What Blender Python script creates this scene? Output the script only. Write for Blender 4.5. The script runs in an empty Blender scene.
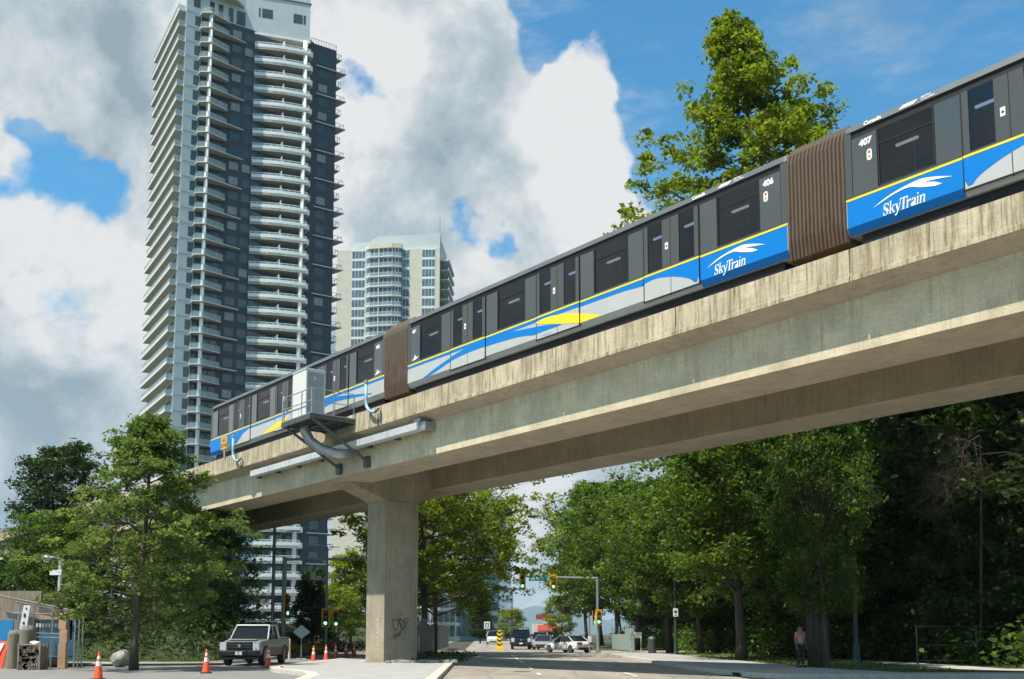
import bpy, math, random
import numpy as np
from mathutils import Vector, Matrix

# ------------------------------------------------------------------ camera, sky, sun, exposure
S = bpy.context.scene
C = S.collection
R = math.radians
PITCH = math.atan(.1051)
cam_d = bpy.data.cameras.new('camera'); cam = bpy.data.objects.new('camera', cam_d); C.objects.link(cam)
cam.location = (0, 0, 1.5); cam.rotation_euler = (R(90) + PITCH, 0, 0)
cam_d.sensor_width = 36; cam_d.lens = 1000 / 1024 * 36; cam_d.shift_y = 189.5 / 1024
cam_d.clip_end = 40000; cam_d.clip_start = .1
S.camera = cam
S.view_settings.view_transform = 'Standard'; S.view_settings.look = 'None'
S.view_settings.exposure = 0.45; S.view_settings.gamma = 1

AL = R(39.1); CA, SA = math.cos(AL), math.sin(AL)     # the guideway runs 39 degrees left of the road
SUN_EL = R(60.7); DEL = R(2)
sun_h = Vector((-CA * math.cos(DEL) - SA * math.sin(DEL), -SA * math.cos(DEL) + CA * math.sin(DEL)))
sun_v = Vector((sun_h.x * math.cos(SUN_EL), sun_h.y * math.cos(SUN_EL), math.sin(SUN_EL)))

ct, st_ = math.cos(PITCH), math.sin(PITCH)
def ray(px, py):
    a = (px - 512) / 1000; k = (529 - py) / 1000
    return Vector((a, ct - k * st_, st_ + k * ct))
def at_y(px, py, Y):
    r = ray(px, py); t = Y / r.y
    return r * t + Vector((0, 0, 1.5))
def on_ground(px, py, z=0):
    r = ray(px, py); t = (z - 1.5) / r.z
    return r * t + Vector((0, 0, 1.5))

def NN(nt, typ, ins=None, **kw):
    n = nt.nodes.new(typ)
    for k, v in kw.items(): setattr(n, k, v)
    for k, v in (ins or {}).items():
        s = n.inputs[k]
        if isinstance(v, bpy.types.NodeSocket): nt.links.new(v, s)
        elif isinstance(v, bpy.types.Node): nt.links.new(v.outputs[0], s)
        else: s.default_value = v
    return n
def MA(nt, op, a, b=0., c=None):
    d = {0: a, 1: b}
    if c is not None: d[2] = c
    return NN(nt, 'ShaderNodeMath', d, operation=op).outputs[0]
def MR(nt, v, a, b, c=0., d=1., smooth=True):
    return NN(nt, 'ShaderNodeMapRange', {0: v, 1: a, 2: b, 3: c, 4: d}, interpolation_type='SMOOTHSTEP' if smooth else 'LINEAR').outputs[0]
def MIX(nt, f, a, b, mode='MIX'):
    n = nt.nodes.new('ShaderNodeMix'); n.data_type = 'RGBA'; n.blend_type = mode
    for i, v in ((0, f), (6, a), (7, b)):
        if isinstance(v, bpy.types.NodeSocket): nt.links.new(v, n.inputs[i])
        elif isinstance(v, (tuple, list)): n.inputs[i].default_value = tuple(v) + (1,) * (4 - len(v))
        else: n.inputs[i].default_value = v
    return n.outputs[2]

W = bpy.data.worlds.new('World'); S.world = W; W.use_nodes = True
def build_world():
    nt = W.node_tree; nt.nodes.clear()
    sky = NN(nt, 'ShaderNodeTexSky', sky_type='NISHITA', sun_disc=False, sun_elevation=SUN_EL,
             sun_rotation=math.atan2(sun_h.x, sun_h.y), altitude=50, air_density=1.1, dust_density=.4, ozone_density=2.5)
    tc = NN(nt, 'ShaderNodeTexCoord').outputs['Generated']
    w1 = NN(nt, 'ShaderNodeTexNoise', {'Vector': tc, 'Scale': 5., 'Detail': 5., 'Roughness': .55})
    off = NN(nt, 'ShaderNodeVectorMath', {0: w1.outputs['Color'], 1: (.5, .5, .5)}, operation='SUBTRACT')
    off = NN(nt, 'ShaderNodeVectorMath', {0: off.outputs[0], 'Scale': .22}, operation='SCALE')
    p = NN(nt, 'ShaderNodeVectorMath', {0: tc, 1: off.outputs[0]}, operation='ADD').outputs[0]
    off2 = NN(nt, 'ShaderNodeVectorMath', {0: off.outputs[0], 'Scale': .45}, operation='SCALE')
    p2 = NN(nt, 'ShaderNodeVectorMath', {0: tc, 1: off2.outputs[0]}, operation='ADD').outputs[0]
    def blob(vec, px, py, r_px, amp, inner=.35):
        c = ray(px, py).normalized()
        d = NN(nt, 'ShaderNodeVectorMath', {0: vec, 1: tuple(c)}, operation='DISTANCE').outputs['Value']
        r = r_px / 1000
        return MR(nt, d, r, r * inner, 0., amp)
    def add(l):
        o = l[0]
        for x in l[1:]: o = MA(nt, 'ADD', o, x)
        return o
    n1 = NN(nt, 'ShaderNodeTexNoise', {'Vector': tc, 'Scale': 6.5, 'Detail': 12., 'Roughness': .62, 'Distortion': .15}).outputs[0]
    n2 = NN(nt, 'ShaderNodeTexNoise', {'Vector': tc, 'Scale': 2.3, 'Detail': 3., 'Roughness': .5}).outputs[0]
    holes = add([blob(p2, 850, 60, 235, 1.15, .7), blob(p2, 985, 110, 200, 1.1, .6), blob(p2, 715, 75, 110, 1., .35), blob(p2, 575, 5, 75, .95, .4),
                 blob(p, 75, 212, 60, .85, .05), blob(p, 5, 222, 45, .7, .05), blob(p, 40, 160, 42, .55, .05), blob(p, 120, 195, 34, .5, .1), blob(p, 350, 80, 42, .75, .1), blob(p, 385, 120, 38, .7, .1), blob(p, 462, 210, 40, .85, .1), blob(p, 515, 232, 44, .85, .1),
                 blob(p, 1150, -100, 260, 1.2, .6), blob(p, 1300, 150, 300, 1., .6)])
    fills = add([blob(p, 620, 60, 62, .75, .5), blob(p, 640, 150, 70, .7, .5), blob(p, 520, 120, 100, .4, .5)])
    cov = add([MA(nt, 'MULTIPLY', MA(nt, 'SUBTRACT', n1, .5), 2.9), MA(nt, 'MULTIPLY', MA(nt, 'SUBTRACT', n2, .5), .5), .8, fills])
    cov = MA(nt, 'SUBTRACT', cov, holes)
    sx = NN(nt, 'ShaderNodeSeparateXYZ', {0: tc})
    back = MR(nt, sx.outputs[1], -.05, -.4, 0., .55)        # clouds thinned behind the camera and overhead, out of view, to cut fill light
    cov = MA(nt, 'SUBTRACT', cov, MA(nt, 'MAXIMUM', back, MR(nt, sx.outputs[2], .62, .8, 0., .6)))
    a = MR(nt, cov, .1, .55)
    wisp = NN(nt, 'ShaderNodeTexNoise', {'Vector': NN(nt, 'ShaderNodeMapping', {'Vector': tc, 'Rotation': (0, .5, 0), 'Scale': (3, 3, 9)}).outputs[0], 'Scale': 2.2, 'Detail': 8., 'Roughness': .65}).outputs[0]
    wv = MR(nt, wisp, .45, .8, 0., .6)
    a = MA(nt, 'MAXIMUM', a, wv)
    # light and grey parts of the clouds: thickness towards the sun minus thickness here
    sh = NN(nt, 'ShaderNodeVectorMath', {0: tc, 1: (-.035, 0, .045)}, operation='ADD').outputs[0]
    n3 = NN(nt, 'ShaderNodeTexNoise', {'Vector': sh, 'Scale': 6.5, 'Detail': 10., 'Roughness': .6, 'Distortion': .15}).outputs[0]
    n4 = NN(nt, 'ShaderNodeTexNoise', {'Vector': tc, 'Scale': 6.5, 'Detail': 10., 'Roughness': .6, 'Distortion': .15}).outputs[0]
    rel = MA(nt, 'MULTIPLY', MA(nt, 'SUBTRACT', n4, n3), 2.9)
    low = NN(nt, 'ShaderNodeTexNoise', {'Vector': tc, 'Scale': 3.1, 'Detail': 4., 'Roughness': .5}).outputs[0]
    light = add([.60, rel, MA(nt, 'MULTIPLY', MA(nt, 'SUBTRACT', low, .5), .9),
                 blob(p, 55, 300, 110, .42, .4), blob(p, 620, 90, 110, .45, .4), blob(p, 640, 190, 90, .4, .4), blob(p, 330, 40, 120, .22, .3), blob(p, 20, 275, 80, .2, .4), blob(p, 250, 300, 110, .25),
                 blob(p, 480, 270, 60, .25, .3), blob(p, 560, 510, 120, .25, .3)])
    dark = add([blob(p, 40, 445, 120, .38, .3), blob(p, 80, 360, 60, .25, .3), blob(p, 60, 90, 150, .12, .2), blob(p, 480, 110, 90, .08, .2), blob(p, 420, 190, 100, .1), blob(p, 570, 440, 60, .2)])
    light = MA(nt, 'SUBTRACT', light, dark)
    cr = NN(nt, 'ShaderNodeValToRGB', {0: light})
    e = cr.color_ramp.elements; e[0].position = .12; e[0].color = (3.0, 3.9, 4.5, 1); e[1].position = .95; e[1].color = (8.0, 8.1, 8.1, 1)
    m = e.new(.5); m.color = (4.9, 5.7, 6.1, 1)
    skyc = MIX(nt, 1., sky.outputs[0], (.66, 1.62, 1.84), 'MULTIPLY')
    col = MIX(nt, a, skyc, cr.outputs[0])
    bg = NN(nt, 'ShaderNodeBackground', {'Color': col, 'Strength': .075})
    NN(nt, 'ShaderNodeOutputWorld', {0: bg})
build_world()
W.cycles.sampling_method = 'MANUAL'; W.cycles.sample_map_resolution = 1024

sd = bpy.data.lights.new('sun', 'SUN'); sd.energy = 5.0; sd.angle = R(.55); sd.color = (1, .92, .78)
sun = bpy.data.objects.new('sun', sd); C.objects.link(sun)
sun.rotation_euler = sun_v.to_track_quat('Z', 'Y').to_euler()
S.cycles.use_denoising = True
S.cycles.max_bounces = 6; S.cycles.transparent_max_bounces = 12; S.cycles.volume_bounces = 0

# ------------------------------------------------------------------ materials
MT = {}
def mat(name, col, rough=.7, metal=0., spec=.4, noise=0., nscale=3., bump=0., bscale=20., emit=None, estr=1., stretch=None, spots=None, coat=0., alpha=1.):
    if name in MT: return MT[name]
    m = bpy.data.materials.new(name); m.use_nodes = True; nt = m.node_tree
    b = nt.nodes['Principled BSDF']
    b.inputs['Roughness'].default_value = rough; b.inputs['Metallic'].default_value = metal
    b.inputs['Specular IOR Level'].default_value = spec; b.inputs['Base Color'].default_value = (*col, 1)
    b.inputs['Coat Weight'].default_value = coat; b.inputs['Alpha'].default_value = alpha
    tc = NN(nt, 'ShaderNodeTexCoord').outputs['Object']
    if stretch: tc = NN(nt, 'ShaderNodeMapping', {'Vector': tc, 'Scale': stretch}).outputs[0]
    if noise:
        n = NN(nt, 'ShaderNodeTexNoise', {'Vector': tc, 'Scale': nscale, 'Detail': 6., 'Roughness': .65}).outputs[0]
        f = MR(nt, n, .3, .7, 1 - noise, 1 + noise, False)
        c = NN(nt, 'ShaderNodeVectorMath', {0: col, 'Scale': f}, operation='SCALE').outputs[0]
        if spots:
            n5 = NN(nt, 'ShaderNodeTexNoise', {'Vector': tc, 'Scale': spots[0], 'Detail': 5.}).outputs[0]
            c = MIX(nt, MR(nt, n5, spots[1], spots[1] + .12), c, spots[2])
        nt.links.new(c, b.inputs['Base Color'])
    if bump:
        n = NN(nt, 'ShaderNodeTexNoise', {'Vector': tc, 'Scale': bscale, 'Detail': 4.}).outputs[0]
        bp = NN(nt, 'ShaderNodeBump', {'Strength': bump, 'Distance': .02, 'Height': n})
        nt.links.new(bp.outputs[0], b.inputs['Normal'])
    if emit:
        b.inputs['Emission Color'].default_value = (*emit, 1); b.inputs['Emission Strength'].default_value = estr
    MT[name] = m
    return m

def concrete(name, base, streak=.35, stain=(.12, .10, .07), joints=None, patch=.25, zj=None, lo=.5):
    """weathered cast concrete: cloudy mottling, vertical run-off streaks, optional formwork joints along local x"""
    m = bpy.data.materials.new(name); m.use_nodes = True; nt = m.node_tree; b = nt.nodes['Principled BSDF']
    b.inputs['Roughness'].default_value = .88; b.inputs['Specular IOR Level'].default_value = .25
    tc = NN(nt, 'ShaderNodeTexCoord').outputs['Object']
    n1 = NN(nt, 'ShaderNodeTexNoise', {'Vector': tc, 'Scale': .8, 'Detail': 8., 'Roughness': .65}).outputs[0]
    n2 = NN(nt, 'ShaderNodeTexNoise', {'Vector': NN(nt, 'ShaderNodeMapping', {'Vector': tc, 'Scale': (5., 5., .35)}).outputs[0], 'Scale': 1.6, 'Detail': 6., 'Roughness': .7}).outputs[0]
    n3 = NN(nt, 'ShaderNodeTexNoise', {'Vector': NN(nt, 'ShaderNodeMapping', {'Vector': tc, 'Scale': (2.2, 2.2, .12)}).outputs[0], 'Scale': 1.2, 'Detail': 5.}).outputs[0]
    n4 = NN(nt, 'ShaderNodeTexNoise', {'Vector': tc, 'Scale': 14., 'Detail': 6., 'Roughness': .7}).outputs[0]
    f = MR(nt, n1, .25, .75, 1 - patch, 1 + patch, False)
    f = MA(nt, 'MULTIPLY', f, MR(nt, n4, .3, .7, .88, 1.12, False))
    c = NN(nt, 'ShaderNodeVectorMath', {0: base, 'Scale': f}, operation='SCALE').outputs[0]
    c = MIX(nt, MR(nt, n2, lo, lo + .24, 0., streak), c, stain)
    c = MIX(nt, MR(nt, n3, .5, .75, 0., streak * .8), c, tuple(x * 1.6 for x in stain))
    if joints:
        sx = NN(nt, 'ShaderNodeSeparateXYZ', {0: tc})
        w = MA(nt, 'FRACT', MA(nt, 'DIVIDE', sx.outputs[0], joints))
        w = MA(nt, 'ABSOLUTE', MA(nt, 'SUBTRACT', w, .5))
        c = MIX(nt, MR(nt, w, .5 - .012 / joints, .5, 0., .55), c, stain)
    if zj:
        sz = NN(nt, 'ShaderNodeSeparateXYZ', {0: tc})
        w = MA(nt, 'ABSOLUTE', MA(nt, 'SUBTRACT', MA(nt, 'FRACT', MA(nt, 'DIVIDE', sz.outputs[2], zj)), .5))
        c = MIX(nt, MR(nt, w, .5 - .012 / zj, .5, 0., .45), c, stain)
        # tie holes
        v = NN(nt, 'ShaderNodeVectorMath', {0: tc, 1: (.6, .6, .6)}, operation='DIVIDE').outputs[0]
        v = NN(nt, 'ShaderNodeVectorMath', {0: v}, operation='FRACTION').outputs[0]
    # board texture and pitting
    n6 = NN(nt, 'ShaderNodeTexNoise', {'Vector': NN(nt, 'ShaderNodeMapping', {'Vector': tc, 'Scale': (1., 1., 9.)}).outputs[0], 'Scale': 2.4, 'Detail': 3.}).outputs[0]
    c = MIX(nt, MR(nt, n6, .45, .7, 0., .14), c, stain)
    n7 = NN(nt, 'ShaderNodeTexNoise', {'Vector': tc, 'Scale': 26., 'Detail': 2.}).outputs[0]
    c = MIX(nt, MR(nt, n7, .66, .72, 0., .5), c, stain)
    nt.links.new(c, b.inputs['Base Color'])
    bp = NN(nt, 'ShaderNodeBump', {'Strength': .5, 'Distance': .02, 'Height': n4}); nt.links.new(bp.outputs[0], b.inputs['Normal'])
    MT[name] = m; return m

def leafmat(name, c1, c2, tr=.38, rough=.5):
    m = bpy.data.materials.new(name); m.use_nodes = True; nt = m.node_tree; nt.nodes.clear()
    g = NN(nt, 'ShaderNodeNewGeometry').outputs['Random Per Island']
    tc = NN(nt, 'ShaderNodeTexCoord').outputs['Object']
    n = NN(nt, 'ShaderNodeTexNoise', {'Vector': tc, 'Scale': .7, 'Detail': 2.}).outputs[0]
    f = MA(nt, 'ADD', MA(nt, 'MULTIPLY', g, .75), MA(nt, 'MULTIPLY', MA(nt, 'SUBTRACT', n, .5), 1.9))
    f = MA(nt, 'MINIMUM', MA(nt, 'MAXIMUM', f, 0.), 1.)
    c = MIX(nt, f, c1, c2)
    pr = NN(nt, 'ShaderNodeBsdfPrincipled', {'Base Color': c, 'Roughness': rough, 'Specular IOR Level': .2})
    hs = NN(nt, 'ShaderNodeVectorMath', {0: c, 1: (1.5, 1.6, .5)}, operation='MULTIPLY')
    t = NN(nt, 'ShaderNodeBsdfTranslucent', {'Color': hs.outputs[0]})
    mx = NN(nt, 'ShaderNodeMixShader', {0: tr, 1: pr.outputs[0], 2: t.outputs[0]})
    NN(nt, 'ShaderNodeOutputMaterial', {0: mx.outputs[0]})
    MT[name] = m; return m

concrete('par', (.50, .44, .32), .85, (.14, .105, .055), joints=3.0, patch=.3, lo=.44)
concrete('web', (.60, .53, .38), .5, (.24, .22, .14), joints=2.4, patch=.28)
concrete('web_shaded', (.30, .27, .19), .5, (.13, .11, .07), joints=2.4)  # far girder web, shade put into the colour
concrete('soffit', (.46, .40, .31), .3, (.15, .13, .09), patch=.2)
concrete('pier', (.37, .33, .25), .6, (.12, .115, .085), patch=.25, zj=1.25)
mat('kerb', (.52, .49, .43), .85, noise=.2, nscale=4, bump=.2)
mat('pave', (.36, .36, .35), .9, noise=.14, nscale=1.3, bump=.15)
mat('path', (.42, .40, .35), .9, noise=.15, nscale=2)
mat('white_conc', (.62, .66, .66), .7, noise=.05)
mat('white_paint', (.74, .74, .72), .55, noise=.04, nscale=6)
mat('steel', (.42, .44, .45), .42, metal=.7, noise=.15, nscale=5)
mat('galv', (.62, .65, .66), .45, metal=.35, noise=.12, nscale=4)
mat('dsteel', (.10, .12, .12), .5, metal=.5, noise=.2)
mat('boxw', (.66, .67, .66), .5, noise=.04, nscale=3)
mat('boxd', (.30, .34, .35), .5, noise=.05)
mat('black', (.012, .012, .013), .6)
mat('rubber', (.02, .02, .02), .75, noise=.2)
mat('dgreen', (.03, .06, .055), .5)
mat('pgrey', (.30, .34, .36), .45, metal=.3)

# ------------------------------------------------------------------ mesh helpers
class MB:
    def __init__(s): s.v = []; s.f = []; s.m = []; s.k = 0
    def add(s, vs, fs):
        o = len(s.v); s.v += [tuple(v) for v in vs]; s.f += [tuple(i + o for i in f) for f in fs]; s.m += [s.k] * len(fs); return s
    def mi(s, k): s.k = k; return s
    def box(s, x0, x1, y0, y1, z0, z1):
        return s.add([(x0, y0, z0), (x1, y0, z0), (x1, y1, z0), (x0, y1, z0), (x0, y0, z1), (x1, y0, z1), (x1, y1, z1), (x0, y1, z1)],
                     [(0, 3, 2, 1), (4, 5, 6, 7), (0, 1, 5, 4), (1, 2, 6, 5), (2, 3, 7, 6), (3, 0, 4, 7)])
    def cbox(s, c, d): return s.box(c[0] - d[0] / 2, c[0] + d[0] / 2, c[1] - d[1] / 2, c[1] + d[1] / 2, c[2] - d[2] / 2, c[2] + d[2] / 2)
    def prism(s, poly, z0, z1):
        a = sum(poly[i][0] * poly[(i + 1) % len(poly)][1] - poly[(i + 1) % len(poly)][0] * poly[i][1] for i in range(len(poly)))
        if a < 0: poly = poly[::-1]
        n = len(poly)
        return s.add([(x, y, z0) for x, y in poly] + [(x, y, z1) for x, y in poly],
                     [tuple(range(n))[::-1], tuple(range(n, 2 * n))] + [(i, (i + 1) % n, n + (i + 1) % n, n + i) for i in range(n)])
    def xprism(s, poly, x0, x1):      # poly of (y, z) extruded along x
        a = sum(poly[i][0] * poly[(i + 1) % len(poly)][1] - poly[(i + 1) % len(poly)][0] * poly[i][1] for i in range(len(poly)))
        if a < 0: poly = poly[::-1]
        n = len(poly)
        return s.add([(x0, y, z) for y, z in poly] + [(x1, y, z) for y, z in poly],
                     [tuple(range(n))[::-1], tuple(range(n, 2 * n))] + [(i, (i + 1) % n, n + (i + 1) % n, n + i) for i in range(n)])
    def yprism(s, poly, y0, y1):      # poly of (x, z) extruded along y
        a = sum(poly[i][0] * poly[(i + 1) % len(poly)][1] - poly[(i + 1) % len(poly)][0] * poly[i][1] for i in range(len(poly)))
        if a > 0: poly = poly[::-1]
        n = len(poly)
        return s.add([(x, y0, z) for x, z in poly] + [(x, y1, z) for x, z in poly],
                     [tuple(range(n))[::-1], tuple(range(n, 2 * n))] + [(i, (i + 1) % n, n + (i + 1) % n, n + i) for i in range(n)])
    def tube(s, pts, rs, n=8, cap=True):
        pts = [Vector(p) for p in pts]
        if not isinstance(rs, (list, tuple)): rs = [rs] * len(pts)
        rings = []; prev = None
        for i, p in enumerate(pts):
            t = (pts[min(i + 1, len(pts) - 1)] - pts[max(i - 1, 0)]).normalized()
            if prev is None: u = t.orthogonal().normalized()
            else:
                u = prev - t * prev.dot(t)
                u = u.normalized() if u.length > 1e-6 else t.orthogonal().normalized()
            prev = u; w = t.cross(u)
            rings.append([p + (u * math.cos(2 * math.pi * j / n) + w * math.sin(2 * math.pi * j / n)) * rs[i] for j in range(n)])
        vs = [v for r in rings for v in r]
        fs = [(i * n + j, i * n + (j + 1) % n, (i + 1) * n + (j + 1) % n, (i + 1) * n + j) for i in range(len(pts) - 1) for j in range(n)]
        if cap: fs += [tuple(range(n))[::-1], tuple(range((len(pts) - 1) * n, len(pts) * n))]
        return s.add(vs, fs)
    def lathe(s, prof, n=16, c=(0, 0, 0)):   # prof of (r, z)
        vs = [(c[0] + r * math.cos(2 * math.pi * j / n), c[1] + r * math.sin(2 * math.pi * j / n), c[2] + z) for r, z in prof for j in range(n)]
        fs = [(i * n + j, i * n + (j + 1) % n, (i + 1) * n + (j + 1) % n, (i + 1) * n + j) for i in range(len(prof) - 1) for j in range(n)]
        fs += [tuple(range(n))[::-1], tuple(range((len(prof) - 1) * n, len(prof) * n))]
        return s.add(vs, fs)
    def loft(s, rings, cap=True):
        n = len(rings[0]); vs = [v for r in rings for v in r]
        fs = [(i * n + j, i * n + (j + 1) % n, (i + 1) * n + (j + 1) % n, (i + 1) * n + j) for i in range(len(rings) - 1) for j in range(n)]
        if cap: fs += [tuple(range(n))[::-1], tuple(range((len(rings) - 1) * n, len(rings) * n))]
        return s.add(vs, fs)
    def build(s, name, m, parent=None, loc=None, smooth=False, bevel=0., rotz=None):
        me = bpy.data.meshes.new(name); me.from_pydata(s.v, [], s.f)
        for x in (m if isinstance(m, (list, tuple)) else [m]): me.materials.append(MT[x] if isinstance(x, str) else x)
        me.polygons.foreach_set('material_index', s.m)
        if smooth: me.polygons.foreach_set('use_smooth', [True] * len(s.f))
        me.update()
        o = bpy.data.objects.new(name, me); C.objects.link(o)
        if parent: o.parent = parent
        if loc: o.location = loc
        if rotz is not None: o.rotation_euler.z = rotz
        if bevel:
            b = o.modifiers.new('b', 'BEVEL'); b.width = bevel; b.segments = 2; b.limit_method = 'ANGLE'
        return o
def tag(o, label, cat, group=None):
    o['label'] = label; o['category'] = cat
    if group: o['group'] = group
    return o
def thing(name, label, cat, loc=(0, 0, 0), rotz=0., group=None):
    o = bpy.data.objects.new(name, None); C.objects.link(o); o.empty_display_size = .3
    o.location = loc; o.rotation_euler = (0, 0, rotz)
    return tag(o, label, cat, group)
def struct(o, kind='structure'): o['kind'] = kind; return o
KIDS = {}
def dup(root, loc=None, rotz=None, label=None, group=None, scale=None, parent=None):
    r = root.copy(); C.objects.link(r)
    if parent: r.parent = parent
    if loc is not None: r.location = loc
    if rotz is not None: r.rotation_euler = (root.rotation_euler.x, root.rotation_euler.y, rotz)
    if scale is not None: r.scale = scale
    if label: r['label'] = label
    if group: r['group'] = group
    for ch in list(root.children): dup(ch, parent=r)
    return r
def text_mesh(name, body, size, m, parent, loc, rot, extrude=.004, shear=0., align='LEFT', spacing=1., offset=0.):
    cu = bpy.data.curves.new(name, 'FONT'); cu.body = body; cu.size = size; cu.extrude = extrude; cu.shear = shear; cu.align_x = align
    cu.space_character = spacing; cu.offset = offset
    t = bpy.data.objects.new(name, cu); C.objects.link(t); bpy.context.view_layer.update()
    me = bpy.data.meshes.new_from_object(t.evaluated_get(bpy.context.evaluated_depsgraph_get()))
    bpy.data.objects.remove(t)
    me.name = name; me.materials.clear(); me.materials.append(MT[m])
    o = bpy.data.objects.new(name, me); C.objects.link(o); o.parent = parent; o.location = loc; o.rotation_euler = rot
    return o

# ------------------------------------------------------------------ ground, roads, kerbs
mat('earth', (.05, .055, .03), .95, noise=.5, nscale=.6, spots=(2.2, .52, (.09, .08, .05)))
mat('grass', (.045, .062, .02), .95, noise=.4, nscale=1.5, bump=.5, bscale=30)
mat('dirt', (.22, .18, .13), .95, noise=.4, nscale=1.2, bump=.3)
def asphalt():
    m = bpy.data.materials.new('asphalt'); m.use_nodes = True; nt = m.node_tree; b = nt.nodes['Principled BSDF']
    b.inputs['Roughness'].default_value = .85; b.inputs['Specular IOR Level'].default_value = .3
    tc = NN(nt, 'ShaderNodeTexCoord').outputs['Object']
    n1 = NN(nt, 'ShaderNodeTexNoise', {'Vector': NN(nt, 'ShaderNodeMapping', {'Vector': tc, 'Scale': (1, .12, 1)}).outputs[0], 'Scale': .9, 'Detail': 6.}).outputs[0]
    n2 = NN(nt, 'ShaderNodeTexNoise', {'Vector': tc, 'Scale': 40., 'Detail': 4.}).outputs[0]
    v = NN(nt, 'ShaderNodeTexVoronoi', {'Vector': NN(nt, 'ShaderNodeMapping', {'Vector': tc, 'Scale': (1, .3, 1)}).outputs[0], 'Scale': .35}, feature='DISTANCE_TO_EDGE').outputs[0]
    f = MA(nt, 'MULTIPLY', MR(nt, n1, .3, .7, .82, 1.15, False), MR(nt, n2, .3, .7, .88, 1.12, False))
    c = NN(nt, 'ShaderNodeVectorMath', {0: (.30, .275, .235), 'Scale': f}, operation='SCALE').outputs[0]
    c = MIX(nt, MR(nt, v, .004, .012, .45, 0.), c, (.07, .065, .06))
    n3 = NN(nt, 'ShaderNodeTexNoise', {'Vector': NN(nt, 'ShaderNodeMapping', {'Vector': tc, 'Scale': (1, .25, 1)}).outputs[0], 'Scale': .5, 'Detail': 3.}).outputs[0]
    c = MIX(nt, MR(nt, n3, .56, .6, 0., .4), c, (.16, .15, .135))
    nt.links.new(c, b.inputs['Base Color']); MT['asphalt'] = m
asphalt()
mat('asphalt_side', (.21, .21, .20), .9, noise=.16, nscale=.8, bump=.1)
mat('mark', (.72, .71, .66), .7, noise=.12, nscale=8)

def sheet(name, poly, z, m):
    b = MB(); b.add([(x, y, z) for x, y in poly], [tuple(range(len(poly)))]); return struct(b.build(name, m))
def RX(lat, Y): return lat - .03 * Y          # road axis runs 1.7 degrees left of the view
struct(MB().add([(-9000, -300, -.03), (9000, -300, -.03), (9000, 9500, -.03), (-9000, 9500, -.03)], [(0, 1, 2, 3)]).build('ground', 'earth'))
sheet('road', [(RX(-1.6, -60), -60), (RX(9, -60), -60), (RX(9, 400), 400), (RX(-1.6, 400), 400)], 0, 'asphalt')
sheet('road_oncoming', [(RX(-14, 62), 72), (RX(-5.4, 72), 72), (RX(-5.4, 400), 400), (RX(-14, 400), 400)], .0, 'asphalt')
sheet('cross_road', [(-90, 74), (70, 74), (70, 92), (-90, 92)], .004, 'asphalt')
sheet('side_street', [(-70, 18), (RX(-1.7, 18), 18), (RX(-1.7, 37), 37), (RX(-1.7, 43), 43), (-6, 58), (-8, 74), (-24, 74), (-24, 52), (-70, 50)], -.004, 'asphalt_side')
sheet('driveway', [(RX(9, -20), -20), (45, -20), (45, 33.6), (RX(9, 33.6), 33.6)], .0, 'asphalt')

def kerbline(name, pts, w=.32, h=.15, m='kerb'):
    b = MB(); n = len(pts); L = []; Rr = []
    for i, p in enumerate(pts):
        t = (Vector(pts[min(i + 1, n - 1)]) - Vector(pts[max(i - 1, 0)])).normalized(); nn = Vector((-t.y, t.x))
        L.append(Vector(p) + nn * w / 2); Rr.append(Vector(p) - nn * w / 2)
    for i in range(n - 1):
        a, c, d, e = Rr[i], Rr[i + 1], L[i + 1], L[i]
        b.add([(a.x, a.y, -.02), (c.x, c.y, -.02), (d.x, d.y, -.02), (e.x, e.y, -.02), (a.x, a.y, h), (c.x, c.y, h), (d.x, d.y, h), (e.x, e.y, h)],
              [(4, 5, 6, 7), (0, 1, 5, 4), (2, 3, 7, 6)] + ([(0, 4, 7, 3)] if i == 0 else []) + ([(1, 2, 6, 5)] if i == n - 2 else []))
    return struct(b.build(name, m))
# traffic island that carries the pier
isl = [(RX(-1.65, 29), 29), (RX(-1.6, 37), 37), (RX(-1.62, 45), 45), (RX(-1.65, 56), 56), (RX(-1.7, 70), 70), (RX(-3.2, 71), 71), (-9.2, 58), (-9.9, 47), (-9.8, 43), (-8.9, 39.5), (-7.2, 36.6), (-6.6, 34), (-6.2, 29)]
sheet('traffic_island', isl, .145, 'pave')
kerbline('kerb_island_road', [(RX(-1.55, y), y) for y in (20, 29, 37, 42, 50, 60, 70)], .34)
kerbline('kerb_island_street', [(-6.3, 30), (-6.7, 34), (-7.3, 36.4), (-8.2, 38.2), (-9.2, 39.8), (-10., 42.5), (-10.1, 46), (-9.4, 57)], .42)
sheet('planting_bed', [(-7.2, 48.5), (RX(-1.9, 48.5), 48.5), (RX(-1.9, 69), 69), (-8.2, 69)], .15, 'dirt')
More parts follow.
